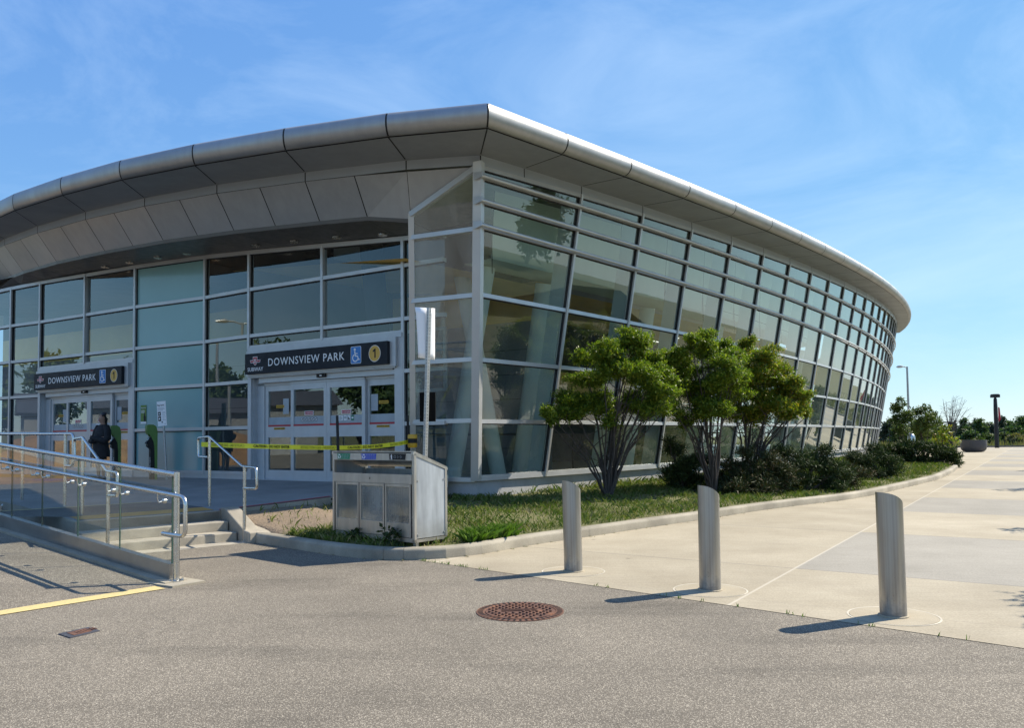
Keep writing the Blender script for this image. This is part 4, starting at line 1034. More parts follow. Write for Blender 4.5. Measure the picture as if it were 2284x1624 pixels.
mb = MB(); D(mb, (BW-.02, BW-.008), (.25, 1.0), (-DP+.03, -.03)); mb.prism([FL+bu*(BW-.02)+UP*z+bn*y for y, z in ((-.03, 1.0), (-DP+.03, 1.0), (-DP+.03, 1.16), (-.03, 1.38))], bu*.012)
for z in (.3, 1.03):
    for y in (-.07, -DP+.06): mb.lathe([(.014, 0), (.014, .008)], FL+bu*(BW-.008)+UP*z+bn*y, 10, 1, (bn, UP, bu))
mb.build('side_panel', ['bin_side', 'galv'], bin_)
mb = MB(); D(mb, (.01, .02), (.25, 1.0), (-DP+.03, -.03)); mb.prism([FL+bu*.01+UP*z+bn*y for y, z in ((-.03, 1.0), (-DP+.03, 1.0), (-DP+.03, 1.16), (-.03, 1.38))], bu*.01); mb.build('side_panel', ['bin_side'], bin_)
mb = MB(); D(mb, (.045, BW-.045), (.25, 1.16), (-DP+.004, -DP+.016)); mb.build('back_panel', 'bin_side', bin_)
mb = MB(); D(mb, (.03, BW-.03), (.935, .95), (-DP+.03, -.03)); D(mb, (.03, BW-.03), (.25, .262), (-DP+.03, -.03)); mb.build('shelf', 'channel', bin_)
xs = [.085, .085+(BW-.14)/3+.005, .085+(BW-.14)*2/3+.01, BW-.05]
for k in range(3):
    x0, x1 = xs[k], xs[k+1]-.018; mb = MB()
    D(mb, (x0, x0+.03), (.265, .98), (-.015, .008)); D(mb, (x1-.03, x1), (.265, .98), (-.015, .008)); D(mb, (x0+.03, x1-.03), (.945, .98), (-.015, .006)); D(mb, (x0+.03, x1-.03), (.265, .45), (-.015, .004))
    dr = mb.build('door', 'stainless_worn', bin_)
    mb = MB(); D(mb, (x0+.03, x1-.03), (.45, .945), (-.012, -.008)); mb.build('window', 'bin_glass', dr)
    mb = MB()
    for i in range(9): D(mb, (x0+.05+i*.045, x0+.054+i*.045), (.27, .93), (-.45, -.447))
    for i in range(14): D(mb, (x0+.05, x0+.42), (.28+i*.046, .284+i*.046), (-.446, -.443))
    mb.build('wire_basket', 'black_metal', bin_)
    mb = MB(); c = FL+bu*((x0+x1)/2)+bn*-.2
    for i in range((5, 22, 12)[k]):
        p = c+bu*rnd.uniform(-.16, .16)+bn*rnd.uniform(-.12, .1)+UP*(.3+rnd.uniform(0, (.16, .36, .22)[k])); a = V((rnd.uniform(-1, 1), rnd.uniform(-1, 1), rnd.uniform(-1, 1))).normalized()*.08
        mb.tube([p-a, p, p+a*.7, p+a], [.02, rnd.uniform(.025, .05), .03, .012], 7, rnd.choice(((0, 1, 1), (0, 1, 2, 2, 2), (1, 1, 2))[k]))
    mb.build('rubbish', ['litter_red', 'litter_white', 'rubber'], bin_)
    # label on the header
    lx = FL+bu*(BW*(.155, .475, .815)[k])+UP*1.356+bn*.006; hw_ = (.155, .165, .175)[k]; t = MB()
    t.poly([lx+bn*.002+bu*x+UP*y for x, y in ((-hw_, .043), (hw_, .043), (hw_-.012, -.043), (-hw_+.012, -.043))], 0)
    c = lx-bu*(hw_-.055)
    if k < 2:
        for q in range(3):
            a = math.pi/2+q*2*math.pi/3; e = c+bu*(.024*math.cos(a))+UP*(.024*math.sin(a)); tdir = bu*(-math.sin(a))+UP*math.cos(a); rr_ = bu*math.cos(a)+UP*math.sin(a)
            t.poly([e+bn*.004+tdir*x+rr_*y for x, y in ((-.024, -.008), (.008, -.008), (.008, -.016), (.026, 0), (.008, .014), (.008, .008), (-.016, .008))], 1)
    else:
        disc(t, c+UP*.03, bu, UP, bn, .008, 1, .004, 10); t.poly([c+bn*.004+bu*x+UP*y for x, y in ((-.008, .02), (.014, .02), (.012, -.005), (.016, -.038), (.004, -.038), (.0, -.006), (-.005, -.038), (-.012, -.038), (-.01, .0), (-.022, .008))], 1)
    for q in range(3 if k != 1 else 4):
        cc = lx+bu*(-hw_+.125+q*(.062 if k != 1 else .052)); 
        if k == 0: ringflat(t, cc, (bu+UP*.5).normalized(), UP, bn, .016, .020, 2, .004, 12)
        elif k == 1: [rectflat(t, cc, bu, UP, bn, a, b, 2, .004) for a, b in (((-.012, -.009), (-.03, .022)), ((.009, .012), (-.03, .022)), ((-.012, .012), (-.033, -.03)), ((-.008, .008), (.022, .032)))]
        else: ringflat(t, cc, bu, UP, bn, .017, .021, 2, .004, (12, 3, 4)[q])
    t.build('label', [('sticker_green', 'sticker_blue', 'black')[k], 'white', 'grey_band'], bin_)

# ------------------------------------------------------------------ perforated sign post with blank sign and black box
b0, t0_ = aty(944, 1150, 12.3), aty(957, 688, 12.1); b0.z = .2
pst = thing('sign_post', b0, 'perforated galvanised sign post with a bent blank white sign, standing behind the recycling station', 'sign post')
mb = MB(); ax = (t0_-b0).normalized(); pu = V((.72, -.69, 0)); pu = (pu-ax*pu.dot(ax)).normalized(); pw = ax.cross(pu); L_ = (t0_-b0).length
mb.fr(b0, ax, pu, pw, (0, L_), (-.027, .027), (-.027, .027))
k = 0
for fu_, fv_ in ((pu, pw), (-pu, pw), (pw, pu), (-pw, pu)):
    for i in range(int(L_/.05)):
        c = b0+ax*(.05*i+.03)+fu_*.0272; mb.poly([c+fu_*.0006+ax*(.0075*math.cos(a))+fv_*(.0075*math.sin(a)) for a in [j*math.pi/4 for j in range(8)]], 1)
mb.build('post', ['galv', 'black'], pst)
mb = MB(); rows = []
wl, wr = (925, 687), (970.5, 690)
for i in range(9):
    t = i/8; r = []
    for j in range(9):
        s = j/8; xl = 925+8*t**.55; xx = xl+(970-xl)*s; yy = 686+3*s+113*t*(1+.02*s)
        p = aty(xx, yy, 12.17+.10*s-.06*math.sin(math.pi*s)-.05*(1-t)*(1-s)); r.append(p)
    rows.append(r)
mb.strip(rows); mb.weld(); sg = mb.build('sign_panel', 'white_sign', pst, 60); sm = sg.modifiers.new('thickness', 'SOLIDIFY'); sm.thickness = .003; sm.offset = 0
mb = MB(); c = aty(954, 909, 12.32); mb.box(c, (.25, .035, .46), 0, -.15); 
mb.box(c+V((0, -.019, 0)), (.22, .004, .43), 0, -.15); mb.build('sign_box', 'jet', pst)

# ------------------------------------------------------------------ bollards
for i, (x, y) in enumerate(((1279, 1276), (1584, 1318), (1993, 1376))):
    p = at(x, y, .004); r = .109; n = 40
    b = thing('bollard', p, ('slant-topped stainless bollard nearest the grass, leftmost of the three', 'slant-topped stainless bollard in the middle of the three, standing on the pale paving', 'slant-topped stainless bollard nearest the camera, rightmost of the three')[i], 'bollard', 'stainless bollards across the plaza edge')
    mb = MB(); vs = []; cut = V((.80, .2, 0)).normalized()
    lv = [0, .02, .3, .32, .6]
    for z in lv: vs += [(r*math.cos(2*math.pi*j/n), r*math.sin(2*math.pi*j/n), z) for j in range(n)]
    for j in range(n):
        a = 2*math.pi*j/n; d = (math.cos(a)*cut.x+math.sin(a)*cut.y); vs.append((r*math.cos(a), r*math.sin(a), 1.045-.062*d-.025*d*d))
    K = len(lv)+1; fs = [(i2*n+j, i2*n+(j+1) % n, (i2+1)*n+(j+1) % n, (i2+1)*n+j) for i2 in range(K-1) for j in range(n)]+[tuple((K-1)*n+j for j in range(n))]
    me = bpy.data.meshes.new('post'); me.from_pydata(vs, [], fs); me.materials.append(MT['bollard']); me.polygons.foreach_set('use_smooth', [True]*len(fs)); me.set_sharp_from_angle(angle=math.radians(35))
    o = bpy.data.objects.new('post', me); COL.objects.link(o); o.parent = b
    tilt = (.012, -.004, .006)[i]; o.rotation_euler = (0, -tilt, 0)
    mb = MB(); mb.lathe([(.355, .0), (.355, .003)], p, 48, 0); mb.lathe([(.125, .0), (.125, .012), (.112, .016)], p, 30, 0); ringflat(mb, p, (1, 0, 0), (0, 1, 0), UP, .36, .377, 1, .0025, 48); mb.build('collar', ['collar', 'joint_pale'], b)

# ------------------------------------------------------------------ manhole and valve covers
mp_ = at(1160, 1366, .0); mr = .5*(at(1258, 1366)-at(1063, 1366)).length
mb = MB(); mb.lathe([(mr, -.05), (mr, .006), (mr-.07, .006), (mr-.072, .002), (mr-.085, .002), (mr-.085, .008), (mr-.3, .008), (.02, .008)], mp_, 56)
for i in range(-8, 9):
    for j in range(-8, 9):
        x, y = i*.062+(j % 2)*.031, j*.054
        if math.hypot(x, y) < mr-.11 and not (abs(y-x*.1) < .055 and abs(x) < .2): mb.lathe([(.0135, .007), (.0125, .022), (.010, .024)], mp_+V((x, y, 0)), 8, 0)
for k in range(44):
    a = 2*math.pi*k/44; mb.bar(mp_+V((math.cos(a), math.sin(a), 0))*(mr-.06)+UP*.0065, mp_+V((math.cos(a), math.sin(a), 0))*(mr-.012)+UP*.0065, .02, .004, 1)
for k in range(3): mb.bar(mp_+V((-.17, -.03+.03*k, .011)), mp_+V((.16, .0+.03*k, .011)), .01, .01, 0)
tag(mb.build('manhole_cover', ['rust', 'black'], None, 40), 'round rusty studded manhole cover set in the asphalt', 'manhole cover')
q = [at(x, y, .004) for x, y in ((130, 1416), (157, 1425), (223, 1409), (198, 1401))]
uu = (q[2]-q[1]); cov = MB(); cov.prism([p-UP*.03 for p in q], UP*.034); cc = sum(q, V())/4
cov.prism([cc.lerp(p, .62)+UP*.001 for p in q], UP*.006, 1)
for k in range(7): a = cc+(q[1]-cc)*.4+(q[2]-q[1])*(.1+.1*k); cov.bar(a+UP*.007, a+(q[0]-q[1])*.35+UP*.007, .012, .006, 1)
tag(cov.build('valve_cover', ['rubber', 'rust']), 'small rectangular rusty utility cover set in the asphalt at the left', 'utility cover')

# ------------------------------------------------------------------ fare card readers, instruction sign, person
def reader(px, Y, label):
    b = aty(px, 1058, Y); b.z = plat_z(b.x, b.y)
    f = V((-.80, -.60, 0)).normalized(); s = V((f.y, -f.x, 0)); t = thing('fare_card_reader', b, label, 'card reader', 'green and black fare card readers')
    mb = MB(); out = [(-.10, .0), (-.10, 1.26), (-.07, 1.37), (.01, 1.42), (.13, 1.42), (.15, 1.40), (.15, 1.24), (.12, 1.17), (.105, 1.17), (.10, 1.36), (-.02, 1.36), (-.055, 1.28), (-.06, 0)]
    mb.prism([b+f*x+UP*z-s*.11 for x, z in out], s*.22)
    for q_ in (-.125, .105): mb.prism([b+f*x+UP*z+s*q_ for x, z in ((-.102, 0), (-.102, 1.26), (-.07, 1.385), (.0, 1.43), (.13, 1.43), (.155, 1.39), (.14, 1.26), (.06, 1.12), (-.01, .98), (-.03, .8), (-.045, 0))], s*.02)
    mb.build('green_shell', 'green', t, 40)
    mb = MB(); mb.prism([b+f*x+UP*z-s*.105 for x, z in ((-.056, .01), (-.056, 1.3), (-.01, 1.2), (.10, 1.02), (.13, .9), (.13, .86), (.06, .80), (.05, .01))], s*.21); bd = mb.build('reader_body', 'black', t)
    mb = MB(); c = b+f*.065+UP*1.075; fu2 = V((f.x*.55, f.y*.55, -.83)).normalized(); nn = V((f.x*.83, f.y*.83, .55)).normalized()
    mb.fr(c, s, fu2, nn, (-.09, .09), (-.05, .17), (-.01, .012), 0); disc(mb, c+fu2*.05, s, fu2, nn, .05, 1, .015, 16); disc(mb, c+fu2*.05, s, fu2, nn, .032, 2, .017, 16); [disc(mb, c-fu2*.03+s*x, s, fu2, nn, .008, 2, .015, 8) for x in (-.05, 0, .05)]
    mb.build('touch_pad', ['navy', 'green', 'white'], t)
    mb = MB(); text_mb(mb, 'TAP HERE', b+f*.055+UP*.42, UP, -s, f, .075, 0); mb.build('lettering', 'white', t)
reader(258, 20.9, 'green and black fare card reader nearest the person in black')
reader(339, 20.5, 'green and black fare card reader on its own beside the instruction sign')
b = aty(372, 1062, 20.3); b.z = plat_z(b.x, b.y); t = aty(362, 899, 20.3)
sp = thing('instruction_sign', b, 'white instruction board on a thin grey pole in front of the pale teal glass', 'sign')
mb = MB(); mb.tube([b, t+UP*.03], .027, 10); mb.build('pole', 'galv', sp, 40)
mb = MB(); ax = (t-b).normalized(); u_ = V((.93, -.37, 0)); u_ = (u_-ax*u_.dot(ax)).normalized(); n_ = u_.cross(ax); n_ = n_ if n_.y < 0 else -n_
c = t-ax*.29; mb.fr(c+n_*.035, u_, ax, n_, (-.15, .15), (-.32, .32), (0, .006), 0); q = c+n_*.041
text_mb(mb, 'Pay here', q+ax*.2-u_*.13, u_, ax, n_, .065, 1, 'LEFT')
for z, x0, x1 in ((.15, -.13, .09), (.12, -.13, .11), (.09, -.13, .05), (.03, .02, .12), (.0, .02, .13), (-.04, .02, .11), (-.08, .02, .13), (-.13, .02, .1), (-.17, .02, .13), (-.27, .07, .125)): rectflat(mb, q+ax*z, u_, ax, n_, (x0, x1), (-.006, .006), 2)
rectflat(mb, q, u_, ax, n_, (-.125, -.03), (-.05, .05), 1); rectflat(mb, q, u_, ax, n_, (-.125, -.03), (-.19, -.07), 1); disc(mb, q-u_*.08, u_, ax, n_, .022, 0, .005, 12); disc(mb, q-u_*.08-ax*.13, u_, ax, n_, .026, 0, .005, 12); disc(mb, q+u_*.005-ax*.22, u_, ax, n_, .02, 1, .005, 12)
mb.build('board', ['white_sign', 'black', 'grey_band'], sp)

def skin_mesh(name, nodes, edges, mat, parent, root=0, sub=1):
    me = bpy.data.meshes.new(name); me.from_pydata([n[0] for n in nodes], edges, []); me.materials.append(MT[mat])
    o = bpy.data.objects.new(name, me); COL.objects.link(o)
    s = o.modifiers.new('skin', 'SKIN'); s.use_smooth_shade = True
    for i, n in enumerate(nodes):
        r = n[1]; r = r if isinstance(r, tuple) else (r, r); me.skin_vertices[0].data[i].radius = r
        me.skin_vertices[0].data[i].use_root = i == root
    o.modifiers.new('sub', 'SUBSURF').levels = sub; o.modifiers['sub'].render_levels = sub
    hook(o, parent); return o
pp = aty(224, 1056, 20.2); pp.z = plat_z(pp.x, pp.y)
per = thing('person', pp, 'person in loose black coat with long dark hair, arms folded, by the left entrance', 'person')
pf_ = V((-.5, -.86, 0)).normalized(); ps = V((-pf_.y, pf_.x, 0))                 # facing, left-hand side
Q = lambda f, s, z: pp+pf_*f+ps*s+UP*z
nd = [(Q(-.02, 0, .93), (.145, .11)), (Q(-.01, 0, 1.1), (.125, .095)), (Q(-.03, 0, 1.3), (.15, .1)), (Q(-.055, 0, 1.415), (.075, .065)), (Q(-.045, 0, 1.50), .05), (Q(-.03, 0, 1.57), (.072, .085)), (Q(-.035, 0, 1.66), (.078, .09)), (Q(-.04, 0, 1.72), .055)]
ed = [(0, 1), (1, 2), (2, 3), (3, 4), (4, 5), (5, 6), (6, 7)]
for sg_ in (1, -1):
    k = len(nd); nd += [(Q(-.0, .09*sg_, .84), .085), (Q(.02, .095*sg_, .49), .055), (Q(-.005, .10*sg_, .30), .052), (Q(-.02, .10*sg_, .09), .036), (Q(.05, .11*sg_, .04), .035), (Q(.15, .125*sg_, .025), .025)]
    ed += [(0, k)]+[(k+i, k+i+1) for i in range(5)]
    k = len(nd); nd += [(Q(-.04, .17*sg_, 1.37), .06), (Q(-.02, .235*sg_, 1.12), .045), (Q(.15, .12*sg_, 1.06+.03*sg_), .038), (Q(.2, -.05*sg_, 1.08+.04*sg_), .028), (Q(.19, -.13*sg_, 1.10+.03*sg_), (.028, .018))]
    ed += [(2, k)]+[(k+i, k+i+1) for i in range(4)]
    h = len(nd)-1
    for q_ in range(4):
        b1 = Q(.17-.004*q_, -.165*sg_, 1.125-.02*q_+.03*sg_); b2 = Q(.14, (-.19-.008*(q_ in (1, 2)))*sg_, 1.12-.02*q_+.03*sg_); k = len(nd); nd += [(b1, .0095), (b2, .0085)]; ed += [(h, k), (k, k+1)]
    k = len(nd); nd += [(Q(.195, -.12*sg_, 1.145+.03*sg_), .0105), (Q(.19, -.155*sg_, 1.16+.03*sg_), .009)]; ed += [(h, k), (k, k+1)]
k = len(nd); nd += [(Q(.062, 0, 1.585), .012)]; ed += [(5, k)]                     # nose
skin_mesh('body', nd, ed, 'skin', per)
mb = MB(); H = []
for z, a, b, f in ((1.455, .075, .06, -.05), (1.42, .14, .085, -.05), (1.36, .225, .115, -.045), (1.25, .215, .14, -.02), (1.1, .20, .15, .0), (.95, .22, .165, .0), (.78, .245, .18, -.01), (.62, .25, .18, -.015)):
    H.append([Q(f+b*math.cos(2*math.pi*j/24)*(1+.04*math.sin(5*j+z*9)), a*math.sin(2*math.pi*j/24)*(1+.03*math.sin(4*j+z*13)), z) for j in range(24)])
vs = [p for r in H for p in r]; mb.add(vs, [(i*24+j, i*24+(j+1) % 24, (i+1)*24+(j+1) % 24, (i+1)*24+j) for i in range(7) for j in range(24)])
for sg_ in (1, -1): mb.tube([Q(-.045, .16*sg_, 1.41), Q(-.03, .235*sg_, 1.28), Q(-.01, .27*sg_, 1.1), Q(.06, .24*sg_, 1.03), Q(.2, .1*sg_, 1.06+.03*sg_), Q(.225, -.045*sg_, 1.08+.04*sg_)], [.075, .085, .082, .078, .065, .052], 12)
mb.build('coat', 'coat', per, 60)
mb = MB(); 
for sg_ in (1, -1): mb.tube([Q(-.0, .09*sg_, .85), Q(.01, .093*sg_, .56)], [.11, .1], 12)
mb.build('shorts', 'coat', per, 60)
nd = [(Q(-.045, 0, 1.72), (.085, .075)), (Q(-.085, 0, 1.66), (.085, .07)), (Q(-.11, -.03, 1.52), (.075, .06)), (Q(-.13, -.06, 1.38), (.08, .055)), (Q(-.14, -.07, 1.24), .045), (Q(.0, 0, 1.735), (.06, .04))]
skin_mesh('hair', nd, [(0, 1), (1, 2), (2, 3), (3, 4), (0, 5)], 'hair', per, 1)
mb = MB()
for sg_ in (1, -1): mb.lathe([(.006, 0), (.012, .004), (.006, .008)], Q(.055, .03*sg_, 1.612), 8, 0, (ps, UP, pf_)); 
mb.tube([Q(.058, -.025, 1.545), Q(.064, 0, 1.548), Q(.058, .025, 1.545)], .006, 6, 1); mb.build('face_features', ['black', 'red'], per, 50)
mb = MB()
for sg_ in (1, -1): mb.tube([Q(-.05, .10*sg_, .05), Q(.05, .108*sg_, .048), Q(.17, .125*sg_, .03)], [.04, .047, .03], 10)
mb.build('shoes', 'black', per, 50)

# ================================================================== PLANTS
def leaves(cent, dirs, nrm, L, W, fold=.0):
    """diamond leaves: centres, long axes, face normals -> verts/faces"""
    side = np.cross(dirs, nrm); side /= np.linalg.norm(side, axis=1, keepdims=True)+1e-9
    L = L.reshape(-1, 1); W = W.reshape(-1, 1)
    v = np.stack([cent-dirs*L*.5, cent-dirs*L*.05+side*W*.5, cent+dirs*L*.5-nrm*L*.12, cent-dirs*L*.05-side*W*.5], 1).reshape(-1, 3)
    n = len(cent); f = np.arange(4*n).reshape(-1, 4); return v, f
def mesh_np(name, v, f, mats, parent=None, mi=None):
    me = bpy.data.meshes.new(name); nf, k = f.shape
    me.vertices.add(len(v)); me.vertices.foreach_set('co', v.astype(np.float32).ravel())
    me.loops.add(nf*k); me.loops.foreach_set('vertex_index', f.astype(np.int32).ravel())
    me.polygons.add(nf); me.polygons.foreach_set('loop_start', np.arange(0, nf*k, k, dtype=np.int32))
    for m_ in mats: me.materials.append(MT[m_])
    if mi is not None: me.polygons.foreach_set('material_index', mi.astype(np.int32))
    me.update(); me.validate()
    o = bpy.data.objects.new(name, me); COL.objects.link(o)
    if parent is not None: hook(o, parent)
    return o
def unit(a): return a/(np.linalg.norm(a, axis=1, keepdims=True)+1e-9)
def sprays(clumps, dens, per, L, W, up=.5, droop=.0, spread=.05, shell=.45):
    """leaf sprays over a list of (centre, radii) clumps"""
    C, D_, N_, LL, WW = [], [], [], [], []
    for c, r in clumps:
        r = np.array(r); n = max(3, int(dens*(r[0]*r[1]+r[1]*r[2]+r[0]*r[2])/3))
        d = unit(NP.normal(size=(n, 3))); d[:, 2] = np.abs(d[:, 2])*np.where(NP.random(n) < .78, 1, -1)
        rad = shell+(1-shell)*NP.random((n, 1))**.6; lump = 1+.34*np.sin(d[:, :1]*7+c[0]*3)*np.sin(d[:, 1:2]*6+c[1])+.12*NP.normal(size=(n, 1))
        p = np.array(c)+d*rad*r*lump
        ax = unit(d*.9+NP.normal(size=(n, 3))*.55+np.array([0, 0, up-.25]))
        side = unit(np.cross(ax, NP.normal(size=(n, 3))))
        for k in range(per):
            sgn = 1 if k % 2 else -1; t = (k+1)/per
            dd = unit(ax*.75+side*sgn*.8+NP.normal(size=(n, 3))*.25+np.array([0, 0, -droop]))
            nn = unit(np.array([0, 0, up])+NP.normal(size=(n, 3))*.55+ax*.2)
            l = L*(.65+.6*NP.random(n)); C.append(p+ax*spread*per*(t-.5)+dd*(l.reshape(-1, 1)*.5)); D_.append(dd); N_.append(nn); LL.append(l); WW.append(l*W*(.8+.4*NP.random(n)))
    return leaves(np.concatenate(C), np.concatenate(D_), np.concatenate(N_), np.concatenate(LL), np.concatenate(WW))
def split(cl, n, k, flat=1.0):
    """break every clump into smaller uneven ones"""
    out = []
    for c, r in cl:
        for _ in range(n):
            d = V((rnd.gauss(0, 1), rnd.gauss(0, 1), rnd.gauss(0, .9))).normalized()*rnd.uniform(.35, .85); q = k*rnd.uniform(.7, 1.3)
            out.append(((c[0]+d.x*r[0], c[1]+d.y*r[1], c[2]+d.z*r[2]), (r[0]*q, r[1]*q, r[2]*q*flat)))
    return out
def wiggle(a, b, n, amp, bow=0.0):
    P = []
    for i in range(n+1):
        t = i/n; p = V(a).lerp(V(b), t); w_ = amp*math.sin(math.pi*t)
        P.append(p+V((rnd.uniform(-w_, w_), rnd.uniform(-w_, w_), -bow*math.sin(math.pi*t))))
    return P
def stems(mb, base, ends, r0, twigs=3, tw=.5):
    for e in ends:
        e = V(e); b = base+V((rnd.uniform(-.07, .07), rnd.uniform(-.07, .07), 0)); mid = b.lerp(e, .5); mid = V((b.x+(e.x-b.x)*.36, b.y+(e.y-b.y)*.36, mid.z))
        P = wiggle(b, mid, 4, .04)+wiggle(mid, e, 4, .05)[1:]; n = len(P); r = r0*rnd.uniform(.7, 1.15)
        mb.tube(P, [r*(1-.72*i/(n-1)) for i in range(n)], 7)
        for k in range(twigs):
            a = P[rnd.randint(3, n-2)]; d = V((rnd.uniform(-1, 1), rnd.uniform(-1, 1), rnd.uniform(.2, 1.1))).normalized()*tw*rnd.uniform(.6, 1.3)
            W_ = wiggle(a, a+d, 3, .05); mb.tube(W_, [r*.38, r*.3, r*.22, r*.1], 5)
            W2 = wiggle(W_[2], W_[2]+V((d.x+rnd.uniform(-.3, .3), d.y+rnd.uniform(-.3, .3), d.z*.6))*.5, 2, .03); mb.tube(W2, [r*.2, r*.15, r*.07], 4)
def shrub_tree(px, Y, zb, clump_px, label, mat, extra_twigs=3, dens=2600):
    b = aty(px[0], px[1], Y); b.z = zb; sc = Y/F_PX; cl = []
    for x, y, r in clump_px:
        c = aty(x, y, Y+rnd.uniform(-.55, .55)); R = r*sc; cl.append((tuple(c), (R*1.12, R*1.15, R*.82)))
    t = thing('shrub_tree', b, label, 'small tree', 'multi-stemmed small trees in the planting bed')
    mb = MB(); ends = [V(c)-UP*.05 for c, r in cl]; stems(mb, b, ends, .03, extra_twigs, .5); mb.build('trunk', 'bark', t, 60)
    v, f = sprays(split(cl, 9, .5, .8), dens*1.05, 7, .056, .52, .8, .15, .021, .25); mi = np.zeros(len(f)); o = mesh_np('crown', v, f, [mat], t)
    return t
shrub_tree((1357, 1100), 17.5, .26, [(1400, 762, 32), (1420, 775, 26), (1355, 792, 40), (1432, 815, 40), (1305, 800, 22), (1385, 835, 48), (1310, 850, 38), (1448, 862, 40), (1272, 903, 36), (1233, 930, 25), (1330, 905, 40), (1400, 905, 38), (1455, 915, 34), (1290, 925, 24), (1365, 945, 20), (1480, 880, 30), (1255, 925, 24), (1230, 945, 14), (1470, 835, 26), (1485, 905, 24), (1488, 850, 22), (1462, 800, 18), (1415, 748, 16), (1440, 760, 18)], 'multi-stemmed small tree standing left of the others on the open grass', 'leaf')
shrub_tree((1590, 1092), 18.6, .22, [(1560, 772, 34), (1500, 795, 28), (1528, 825, 40), (1592, 800, 38), (1545, 870, 40), (1600, 860, 46), (1498, 868, 34), (1572, 915, 32), (1508, 915, 26), (1530, 945, 18), (1620, 825, 34), (1478, 820, 24), (1475, 860, 26), (1545, 760, 20), (1575, 752, 16), (1625, 880, 34), (1610, 915, 24), (1615, 775, 24), (1635, 800, 26), (1640, 840, 30)], 'multi-stemmed small tree in the middle with the densest crown', 'leaf')
shrub_tree((1668, 1085), 20.2, .25, [(1656, 785, 30), (1700, 798, 30), (1688, 840, 45), (1735, 862, 38), (1768, 888, 30), (1788, 908, 22), (1650, 865, 42), (1718, 900, 40), (1640, 915, 36), (1682, 932, 34), (1760, 925, 24), (1640, 800, 30), (1670, 762, 14), (1790, 885, 20), (1800, 925, 14), (1745, 830, 26), (1775, 860, 22)], 'multi-stemmed small tree furthest right, its leaves turning golden low down', 'leaf_gold', 6)

def juniper(px, bot, Y, zb, clump_px, label, mat, L=.10, dens=2500):
    b = aty(px, bot, Y); b.z = zb; sc = Y/F_PX; cl = []
    for x, y, r in clump_px:
        c = aty(x, y, Y+rnd.uniform(-.2, .6)); R = r*sc; cl.append((tuple(c-UP*R*.22), (R*1.15, R*1.2, R*.66)))
    t = thing('juniper', b, label, 'shrub', 'dark spreading junipers in the planting bed')
    mb = MB(); stems(mb, b, [V(c) for c, r in cl], .035, 1, .4); mb.build('stem', 'bark', t, 60)
    v, f = sprays(split(cl, 5, .58, .85), dens*.7, 9, L, .2, .5, -.25, .03, .25); mesh_np('foliage', v, f, [mat], t)
juniper(1520, 1100, 19.7, .25, [(1500, 1005, 22), (1525, 1030, 30), (1500, 1060, 28), (1545, 1065, 34), (1515, 1085, 24), (1560, 1030, 26), (1490, 985, 10)], 'dark juniper at the left end of the row, close to the building wall', 'juniper')
juniper(1690, 1108, 19.0, .2, [(1585, 1085, 22), (1640, 1040, 34), (1690, 1045, 40), (1735, 1060, 36), (1640, 1080, 34), (1690, 1085, 34), (1740, 1092, 26), (1615, 1095, 22), (1665, 1012, 22), (1720, 1020, 22), (1600, 1060, 26)], 'broad juniper behind the middle bollard with reddish dry tips', 'juniper_brown')
juniper(1800, 1100, 19.8, .2, [(1770, 1030, 34), (1810, 1025, 34), (1850, 1045, 34), (1790, 1070, 34), (1840, 1080, 28), (1770, 1092, 22), (1880, 1060, 26), (1830, 1005, 16), (1745, 1010, 20)], 'dense juniper between the two right-hand bollards', 'juniper')
juniper(1860, 1092, 20.6, .19, [(1880, 1075, 24), (1905, 1080, 22), (1850, 1094, 18), (1890, 1050, 26), (1920, 1060, 20)], 'low juniper with brown dry patches right beside the kerb', 'juniper_brown')
juniper(1950, 1070, 24.5, .2, [(1930, 1025, 26), (1960, 1020, 24), (1985, 1035, 24), (1940, 1052, 24), (1975, 1055, 20), (1950, 1000, 14), (1908, 1020, 22)], 'bright-tipped juniper just left of the right-hand bollard, behind the others', 'juniper')
juniper(2060, 1040, 35.5, .17, [(1975, 1005, 18), (2005, 1000, 22), (2040, 998, 24), (2075, 1002, 24), (2105, 1010, 22), (2125, 1022, 15), (2020, 1022, 22), (2060, 1025, 22), (2095, 1030, 16), (2132, 1034, 9), (1985, 1025, 16)], 'wide juniper at the far end of the planting bed in front of the planter', 'juniper', .2, 700)

# ---- grass
def grass(n, s0, s1, t0, t1, h0, h1, wid, mat, name, bare=True, mask=None):
    P = []
    while len(P) < n:
        s, t = rnd.uniform(s0, s1), rnd.uniform(t0, t1); p = lawn_pt(s, t)
        if bare:
            d = math.hypot(p.x+3.6, p.y-13.6)
            if d < 1.5 and rnd.random() < .96: continue
            k = math.sin(p.x*2.1+1)*math.sin(p.y*1.7)+.5*math.sin(p.x*5.3)*math.sin(p.y*4.9+2)
            if k < -.35 and rnd.random() < .75: continue
        if mask and not mask(p): continue
        P.append(p)
    P = np.array([tuple(p) for p in P]); n = len(P); a = NP.random(n)*2*np.pi; h = h0+(h1-h0)*NP.random(n)**2; lean = NP.normal(size=(n, 2))*.5
    sx_ = np.stack([np.cos(a), np.sin(a), np.zeros(n)], 1)*(wid*(.6+.8*NP.random(n)))[:, None]
    tip = P+np.stack([lean[:, 0]*h, lean[:, 1]*h, h], 1); mid = P+np.stack([lean[:, 0]*h*.3, lean[:, 1]*h*.3, h*.6], 1)
    v = np.stack([P-sx_, P+sx_, mid+sx_*.7, tip], 1).reshape(-1, 3); f = np.arange(4*n).reshape(-1, 4)
    return tag(mesh_np(name, v, f, [mat]), kind='stuff')
KT = sum((b-a).length for a, b in zip(inner_k[:-1], inner_k[1:]))
grass(52000, 0.02, .62, .02, 1.0, .03, .13, .006, 'grass', 'grass')
